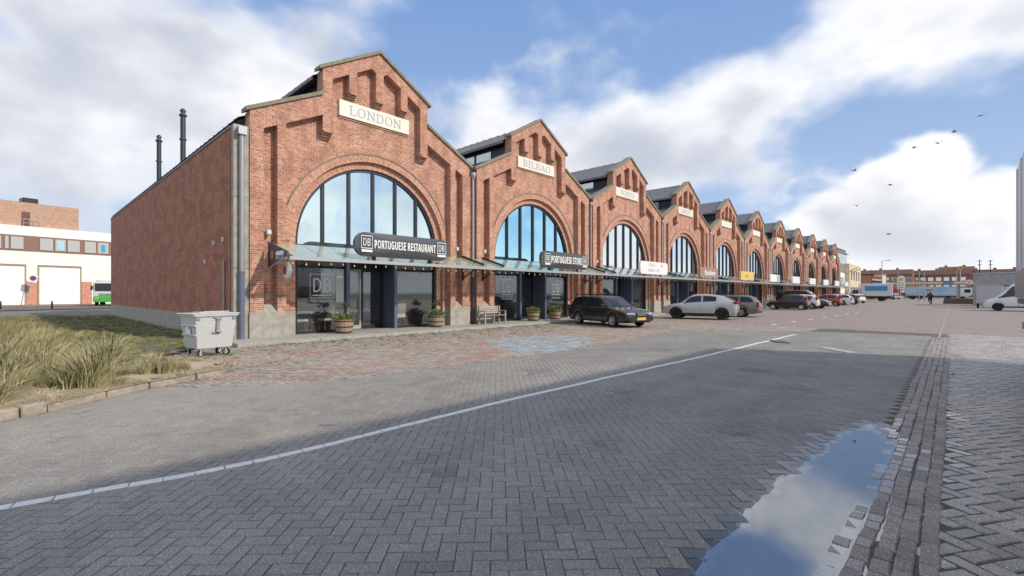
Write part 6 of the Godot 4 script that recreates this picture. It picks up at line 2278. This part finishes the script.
func build_far_row() -> void:
	# end building beyond the halls
	var b := thing("cream_building", "cream rendered building with glass roof terrace at the end of the halls", "building", Vector3(116.6, 0, 0))
	var st := ST()
	bar(st, 0.3, 7.0, 0, 5.9, -14, -0.2)
	node("white_wing", st, mats.white_render, b)
	st = ST()
	bar(st, 7.0, 24.0, 0, 8.0, -14, 0.6)
	node("cream_wall", st, tmat("cream_render", Color(0.70, 0.60, 0.44), 0.85, grime, Vector3(6, 6, 6)), b)
	st = ST()
	bar(st, 7.2, 23.0, 8.0, 11.0, -13, -2.0)
	node("terrace_storey", st, mat("terrace_glass", Color(0.35, 0.42, 0.42), 0.12, 0.5), b)
	for k in 6:
		st = ST()
		bar(st, 7.2 + k * 2.9, 7.2 + k * 2.9 + 0.9, 11.0, 12.0, -12.5, -2.2)
		node("roof_unit", st, mats.zinc, b)
	st = ST()
	bar(st, 6.9, 23.3, 11.002, 11.15, -13.4, -1.6)
	node("terrace_roof", st, mats.steel_pale, b)
	var rects := []
	for k in 4: rects.append([9.2 + k * 3.6, 10.6 + k * 3.6, 4.4, 6.6])
	for k in 4: rects.append([8.6 + k * 3.6, 10.9 + k * 3.6, 0.8, 3.0])
	rects.append([1.5, 5.5, 2.8, 5.0])
	for r in rects: pass
	windows_on(b, rects.slice(0, 8), 0.60, mats.sign_white, mats.car_glass)
	windows_on(b, rects.slice(8), -0.20, mats.sign_grey, mats.blind_pane)
	for k in 2:
		st = ST()
		rod(st, Vector3(7.6 + k * 5.0, 6.3, 0.65), Vector3(7.6 + k * 5.0, 7.1, 1.9), 0.05)
		box(st, Vector3(7.6 + k * 5.0, 6.75, 1.3), Vector3(0.9, 0.05, 1.5), Basis(Vector3.RIGHT, -0.5))
		node("awning", st, mat("awning_rust", Color(0.45, 0.16, 0.06), 0.8), b)
	# red brick apartment blocks across the end of the street
	var tones := [Color(0.6, 0.55, 0.55), Color(0.75, 0.72, 0.72), Color(0.66, 0.6, 0.6), Color(0.72, 0.72, 0.72), Color(0.7, 0.66, 0.65)]
	var lab := ["long red brick apartment block with white window bands behind the flag", "brown brick apartment block left of the fuel station sign", "taller red brick apartment block above the fuel station canopy", "low brown terrace of flats right of the fuel station", "far brown roofs of flats behind the grey shed"]
	var pos := [[270.0, -22.0, 26.0, 12.2], [282.0, 3.0, 20.0, 12.0], [290.0, 12.0, 12.0, 13.6], [296.0, 22.0, 24.0, 12.2], [305.0, 40.0, 30.0, 13.4]]
	for k in 5:
		var q = pos[k]
		# local x runs across the street's end; front faces back down the street
		var t := thing("apartment_block", lab[k], "building", Vector3(q[0], 0, q[1]), -PI / 2 - 0.35, "brick blocks closing the street")
		t.rotation.y = -PI / 2
		st = ST()
		bar(st, 0, q[2], 0, q[3] - 2.2, -10, 0)
		node("wall", st, tmat("far_brick_%d" % k, tones[k], 0.9, brick_dark_tex if k % 2 else brick_tex, Vector3(5.28, 5.12, 5.28)), t)
		st = ST()
		prism(st, PackedVector2Array([Vector2(-10.4, q[3] - 2.2), Vector2(0.4, q[3] - 2.2), Vector2(-3.0, q[3]), Vector2(-7.0, q[3])]), 0, q[2], Transform3D(Basis(Vector3(0, 0, 1), Vector3(0, 1, 0), Vector3(1, 0, 0)), Vector3.ZERO))
		var rf := node("roof", st, tmat("far_roof_%d" % (k % 2), Color(0.15, 0.085, 0.07) if k % 2 else Color(0.19, 0.10, 0.075), 0.9, grime, Vector3(5, 5, 5)), t)
		for c in int(q[2] / 6.0):
			st = ST()
			bar(st, 2.0 + c * 6.0, 3.0 + c * 6.0, q[3] - 0.2, q[3] + 0.8, -5.5, -4.5)
			node("chimney", st, mats.brick_dark, rf)
		var rc := []
		for f in 3:
			for c in int(q[2] / 2.6):
				rc.append([0.5 + c * 2.6, 2.3 + c * 2.6, 1.0 + f * 3.0, 2.6 + f * 3.0])
		windows_on(t, rc, 0.0, mats.sign_white, mats.clerestory_glass)
	var rb := thing("brick_store", "plain orange brick store with pale door bay beside the flag pole", "building", Vector3(150.0, 0, 2.3), -PI / 2)
	st = ST()
	bar(st, -14, 0, 0, 6.2, -9, 0)
	node("wall", st, tmat("orange_brick", Color(0.9, 0.75, 0.7), 0.9, brick_tex, Vector3(5.28, 5.12, 5.28)), rb)
	st = ST()
	bar(st, 0.0, 1.6, 0, 6.4, -9, 0.05)
	node("pale_bay", st, mats.cream_render, rb)
	st = ST()
	bar(st, -14.2, 1.8, 6.4, 6.55, -9.2, 0.2)
	node("roof_edge", st, mats.zinc, rb)

func build_station() -> void:
	var t := thing("fuel_station", "fuel station canopy with yellow fascia and white posts", "fuel station", Vector3(205.0, 0, 0.0), -PI / 2)
	var yl := mat("station_yellow", Color(0.72, 0.42, 0.03), 0.45)
	var st := ST()
	bar(st, 0, 31.0, 4.3, 4.75, -9, 0)
	node("canopy", st, mats.sign_white, t)
	st = ST()
	bar(st, -0.05, 31.05, 4.45, 5.0, 0.0, 0.08)
	node("fascia", st, yl, t)
	st = ST()
	bar(st, -0.06, 31.06, 4.28, 4.44, 0.0, 0.09)
	node("red_stripe", st, mats.sign_red, t)
	st = ST()
	bar(st, -0.05, 31.05, 5.02, 5.2, 0.0, 0.08)
	node("white_edge", st, mats.sign_white, t)
	st = ST()
	bar(st, 14.5, 17.0, 4.3, 5.25, 0.06, 0.14)
	node("blue_panel", st, mat("station_blue", Color(0.12, 0.24, 0.42), 0.5), t)
	# scallop emblem
	for e in [[20.6, 4.95, 0.9], [18.6, 9.5, 0.7]]:
		var em := Node3D.new()
		st = ST()
		var p := PackedVector2Array([Vector2(-0.35, -0.8)])
		for k in 9:
			var a := PI * (1.0 - (k / 8.0)) * 1.1 - PI * 0.05
			p.append(Vector2(cos(a) * 1.0, sin(a) * 0.95))
		p.append(Vector2(0.35, -0.8))
		prism(st, p, 0.10, 0.18, Transform3D(Basis().scaled(Vector3(e[2], e[2], 1)), Vector3(e[0], e[1], 0)))
		var o := node("shell_emblem", st, yl if e[2] < 0.8 else mats.sign_white, t)
		st = ST()
		for k in 5:
			var a := PI * (0.2 + 0.15 * k)
			rod(st, Vector3(e[0], e[1] - 0.7 * e[2], 0.19), Vector3(e[0] + cos(a) * 0.85 * e[2], e[1] + sin(a) * 0.8 * e[2], 0.19), 0.03, 0.05, 5)
		node("emblem_ribs", st, mats.sign_red, o)
		em.free()
	st = ST()
	rod(st, Vector3(18.6, 4.7, -0.2), Vector3(18.6, 9.0, -0.1), 0.12, 0.1, 8)
	node("emblem_mast", st, mats.steel_pale, t)
	for x in [3.0, 11.0, 20.0, 28.0]:
		st = ST()
		bar(st, x - 0.25, x + 0.25, 0, 4.3, -4.7, -4.2)
		node("post", st, mats.sign_white, t)
	st = ST()
	bar(st, 4.0, 26.0, 0, 3.8, -14.0, -10.0)
	node("shop", st, mats.steel_pale, t)
	var pm := thing("price_totem", "white rounded price totem with yellow emblem by the fuel station", "sign", Vector3(196.0, 0, 4.7), -PI / 2)
	st = ST()
	prism(st, capsule_poly(2.0, 6.2, 0.9), -0.2, 0.2, Transform3D(Basis(), Vector3(0, 4.1, 0)))
	bar(st, -0.5, 0.5, 0, 1.2, -0.15, 0.15)
	node("panel", st, mats.sign_white, pm)
	st = ST()
	rod(st, Vector3(0, 6.0, 0.2), Vector3(0, 6.0, 0.25), 0.55, 0.55, 16)
	node("emblem", st, yl, pm)
	for k in 4:
		st = ST()
		bar(st, -0.7, 0.7, 4.6 - k * 0.7, 5.0 - k * 0.7, 0.2, 0.22)
		node("price_row", st, mats.sign_grey, pm)
	# articulated lorry with a sea-blue curtain side, standing across the street's end
	var tr := thing("blue_trailer", "long sky-blue curtain-sided trailer standing across the end of the street", "semi-trailer", Vector3(158.0, 0, 8.6), -PI / 2)
	st = ST()
	cbox(st, Vector3(4.2, 2.1, -1.25), Vector3(9.6, 2.3, 2.5), 0.04)
	var bx := node("curtain", st, tmat("sea_print", Color(0.42, 0.55, 0.66), 0.5, noise_tex(0.006, Color(0.55, 0.75, 0.85), Color(1.15, 1.05, 1.0), 71, 256), Vector3(9, 3.2, 9)), tr)
	st = ST()
	prism(st, capsule_poly(1.5, 0.32, 0.15), 0.0, 0.02, Transform3D(Basis(), Vector3(3.9, 2.35, 0.0)))
	node("red_logo", st, mats.sign_red, bx)
	st = ST()
	bar(st, -0.5, 9.0, 0.65, 0.93, -2.4, -0.1)
	node("underframe", st, mat("trailer_navy", Color(0.03, 0.04, 0.09), 0.5), tr)
	for x in [0.8, 2.1, 7.4]:
		wheel(tr, Vector3(x, 0.48, -0.2), 0.48, 0.3, 1.0, mats.steel_dark); wheel(tr, Vector3(x, 0.48, -2.3), 0.48, 0.3, -1.0, mats.steel_dark)
	var lc := thing("white_lorry", "white lorry cab in front of the sky-blue trailer", "lorry", Vector3(158.3, 0, 18.0), -PI / 2)
	st = ST()
	cbox(st, Vector3(1.2, 1.75, -1.2), Vector3(2.1, 2.2, 2.3), 0.1)
	var cb := node("cab", st, mats.truck_white, lc)
	st = ST()
	bar(st, 0.9, 2.0, 1.7, 2.5, -0.05, -0.03)
	node("side_window", st, mats.car_glass, cb)
	for x in [0.6, 1.9]: wheel(lc, Vector3(x, 0.45, -0.2), 0.45, 0.3, 1.0, mats.steel_dark)
	# red lorry and its load at the far left of the street
	var rl := thing("red_lorry", "red open lorry standing near the brick store", "lorry", Vector3(172.0, 0, 3.6), -PI / 2)
	st = ST()
	cbox(st, Vector3(1.2, 1.6, -1.2), Vector3(2.2, 2.4, 2.3), 0.1)
	node("cab", st, mats.paint_red, rl)
	st = ST()
	cbox(st, Vector3(4.0, 1.3, -1.2), Vector3(3.0, 0.9, 2.4), 0.04)
	node("bed", st, mats.paint_red, rl)
	st = ST()
	for k in 5: bar(st, 2.6 + k * 0.7, 2.7 + k * 0.7, 1.75, 3.0, -0.1, -0.02)
	node("stakes", st, mats.steel_pale, rl)
	for x in [1.0, 4.6]: wheel(rl, Vector3(x, 0.45, -0.2), 0.45, 0.3, 1.0, mats.steel_dark)

func lamp_post(label: String, at: Vector3, h: float, arm: float) -> void:
	var t := thing("street_lamp", label, "street lamp", at, 0.0, "lamp posts along the street")
	var st := ST()
	rod(st, Vector3.ZERO, Vector3(0, h, 0), 0.10, 0.06, 10)
	node("pole", st, mats.pipe_grey, t)
	if arm > 0:
		st = ST()
		rod(st, Vector3(0, h, 0), Vector3(0, h + 0.15, arm), 0.05, 0.04, 8)
		node("arm", st, mats.pipe_grey, t)
		st = ST()
		cbox(st, Vector3(0, h + 0.15, arm + 0.3), Vector3(0.28, 0.12, 0.8), 0.04)
		node("lamp_head", st, mats.pipe_grey, t)

func build_quay() -> void:
	var s := thing("grey_shed", "plain light grey metal shed on the quay with lower lean-to", "shed", Vector3(84.0, 0, 18.9))
	var st := ST()
	bar(st, 0, 6.0, 0, 4.05, 0, 5.0)
	node("wall", st, tmat("shed_grey", Color(0.36, 0.37, 0.38), 0.7, grime, Vector3(6, 6, 6)), s)
	st = ST()
	bar(st, 1.0, 6.0, 0, 4.2, 5.0, 14.0)
	node("annex", st, mat("shed_olive", Color(0.22, 0.235, 0.22), 0.8), s)
	st = ST()
	bar(st, -0.1, 6.1, 4.05, 4.17, -0.1, 5.0)
	node("roof_edge", st, mats.steel_pale, s)
	var tl := thing("box_van_trailer", "small pale box trailer parked before the grey shed", "trailer", Vector3(70.5, 0, 18.75))
	st = ST()
	cbox(st, Vector3(0.9, 1.45, 0.95), Vector3(2.6, 1.9, 1.9), 0.04)
	node("box", st, mat("trailer_pale", Color(0.44, 0.44, 0.46), 0.6), tl)
	st = ST()
	cbox(st, Vector3(0.9, 2.43, 0.95), Vector3(2.66, 0.06, 1.96), 0.02)
	node("roof_edge", st, mats.sign_grey, tl)
	for z in [0.1, 1.8]: wheel(tl, Vector3(0.8, 0.3, z), 0.3, 0.18, 1.0 if z > 1 else -1.0, mats.steel_dark)
	var bt := thing("blue_top_trailer", "low white trailer with blue top edge beside the grey shed", "trailer", Vector3(76.0, 0, 21.0))
	st = ST()
	cbox(st, Vector3(1.0, 1.5, 1.6), Vector3(2.4, 1.8, 3.6), 0.05)
	node("box", st, mat("trailer_offwhite", Color(0.48, 0.47, 0.46), 0.6), bt)
	st = ST()
	cbox(st, Vector3(1.0, 2.45, 1.6), Vector3(2.46, 0.10, 3.66), 0.02)
	node("blue_edge", st, mats.sign_blue, bt)
	for z in [0.4, 2.8]: wheel(bt, Vector3(0.0, 0.35, z), 0.35, 0.2, -1.0, mats.steel_dark)
	var ts := thing("timber_stack", "low stack of weathered dark timber beams on the quay", "timber", Vector3(96.0, 0, 15.9))
	var wd := tmat("old_timber", Color(0.14, 0.12, 0.085), 0.95, grime, Vector3(0.6, 0.6, 0.6))
	for k in 3:
		for r in 2:
			st = ST()
			cbox(st, Vector3(k * 0.5, 0.22 + r * 0.42, 1.6), Vector3(0.44, 0.40, 3.4 - 0.2 * r), 0.03)
			node("beam", st, wd, ts)
	for k in 2:
		var m := thing("mast", ["thin dark mast behind the grey shed with cross arms", "thin dark mast nearest the lorry side behind the grey shed"][k], "mast", Vector3(106.0 + k * 1.1, 0, 20.0 + k * 1.25), 0.0, "masts behind the shed")
		st = ST()
		rod(st, Vector3.ZERO, Vector3(0, 6.9, 0), 0.09, 0.05, 8)
		node("pole", st, mats.steel_dark, m)
		st = ST()
		for y in [6.7, 6.1]: rod(st, Vector3(0, y, -0.25), Vector3(0, y + 0.1, 0.25), 0.05, 0.05, 6)
		node("cross_arm", st, mats.steel_dark, m)
	lamp_post("tall street lamp near the box truck", Vector3(127.0, 0, 5.85), 8.4, 0.8)
	lamp_post("slim flag mast beside the fuel station canopy", Vector3(168.0, 0, 5.8), 8.6, 0.0)
	lamp_post("slim light mast before the sky-blue trailer", Vector3(119.2, 0, 12.15), 5.8, 0.0)
	lamp_post("second slim mast before the sky-blue trailer", Vector3(122.0, 0, 12.8), 5.6, 0.0)
	lamp_post("slim mast right of the sky-blue trailer", Vector3(140.0, 0, 17.5), 6.6, 0.0)
	var fp := thing("flag_pole", "flag pole with red white and blue flag by the brick store", "flag", Vector3(138.0, 0, 3.0))
	st = ST()
	rod(st, Vector3.ZERO, Vector3(0, 7.2, 0), 0.07, 0.05, 8)
	node("pole", st, mats.steel_dark, fp)
	for k in 3:
		st = ST()
		var rows := []
		for i in 9:
			var u := i / 8.0
			var wv := 0.18 * sin(u * 7.0)
			rows.append([Vector3(-0.7 * u + wv, 5.5 - k * 0.45 - 0.25 * u, -0.05 + 1.9 * u), Vector3(-0.7 * u + wv, 5.05 - k * 0.45 - 0.25 * u, -0.05 + 1.9 * u)])
		grid(st, rows)
		node("flag_stripe", st, [mats.sign_red, mats.sign_white, mats.sign_blue][k], fp)

func build_background() -> void:
	build_workshop()
	build_far_row()
	build_station()
	build_quay()
	build_cyclist()

func _ready() -> void:
	rng.seed = 20240
	noise_a.seed = 4; noise_a.frequency = 0.35; noise_a.fractal_octaves = 3
	noise_b.seed = 9; noise_b.frequency = 0.45; noise_b.fractal_octaves = 3
	build_light()
	make_textures()
	build_ground()
	build_halls()
	build_side_wall()
	build_signs()
	build_grass()
	build_street()
	build_cars()
	build_background()
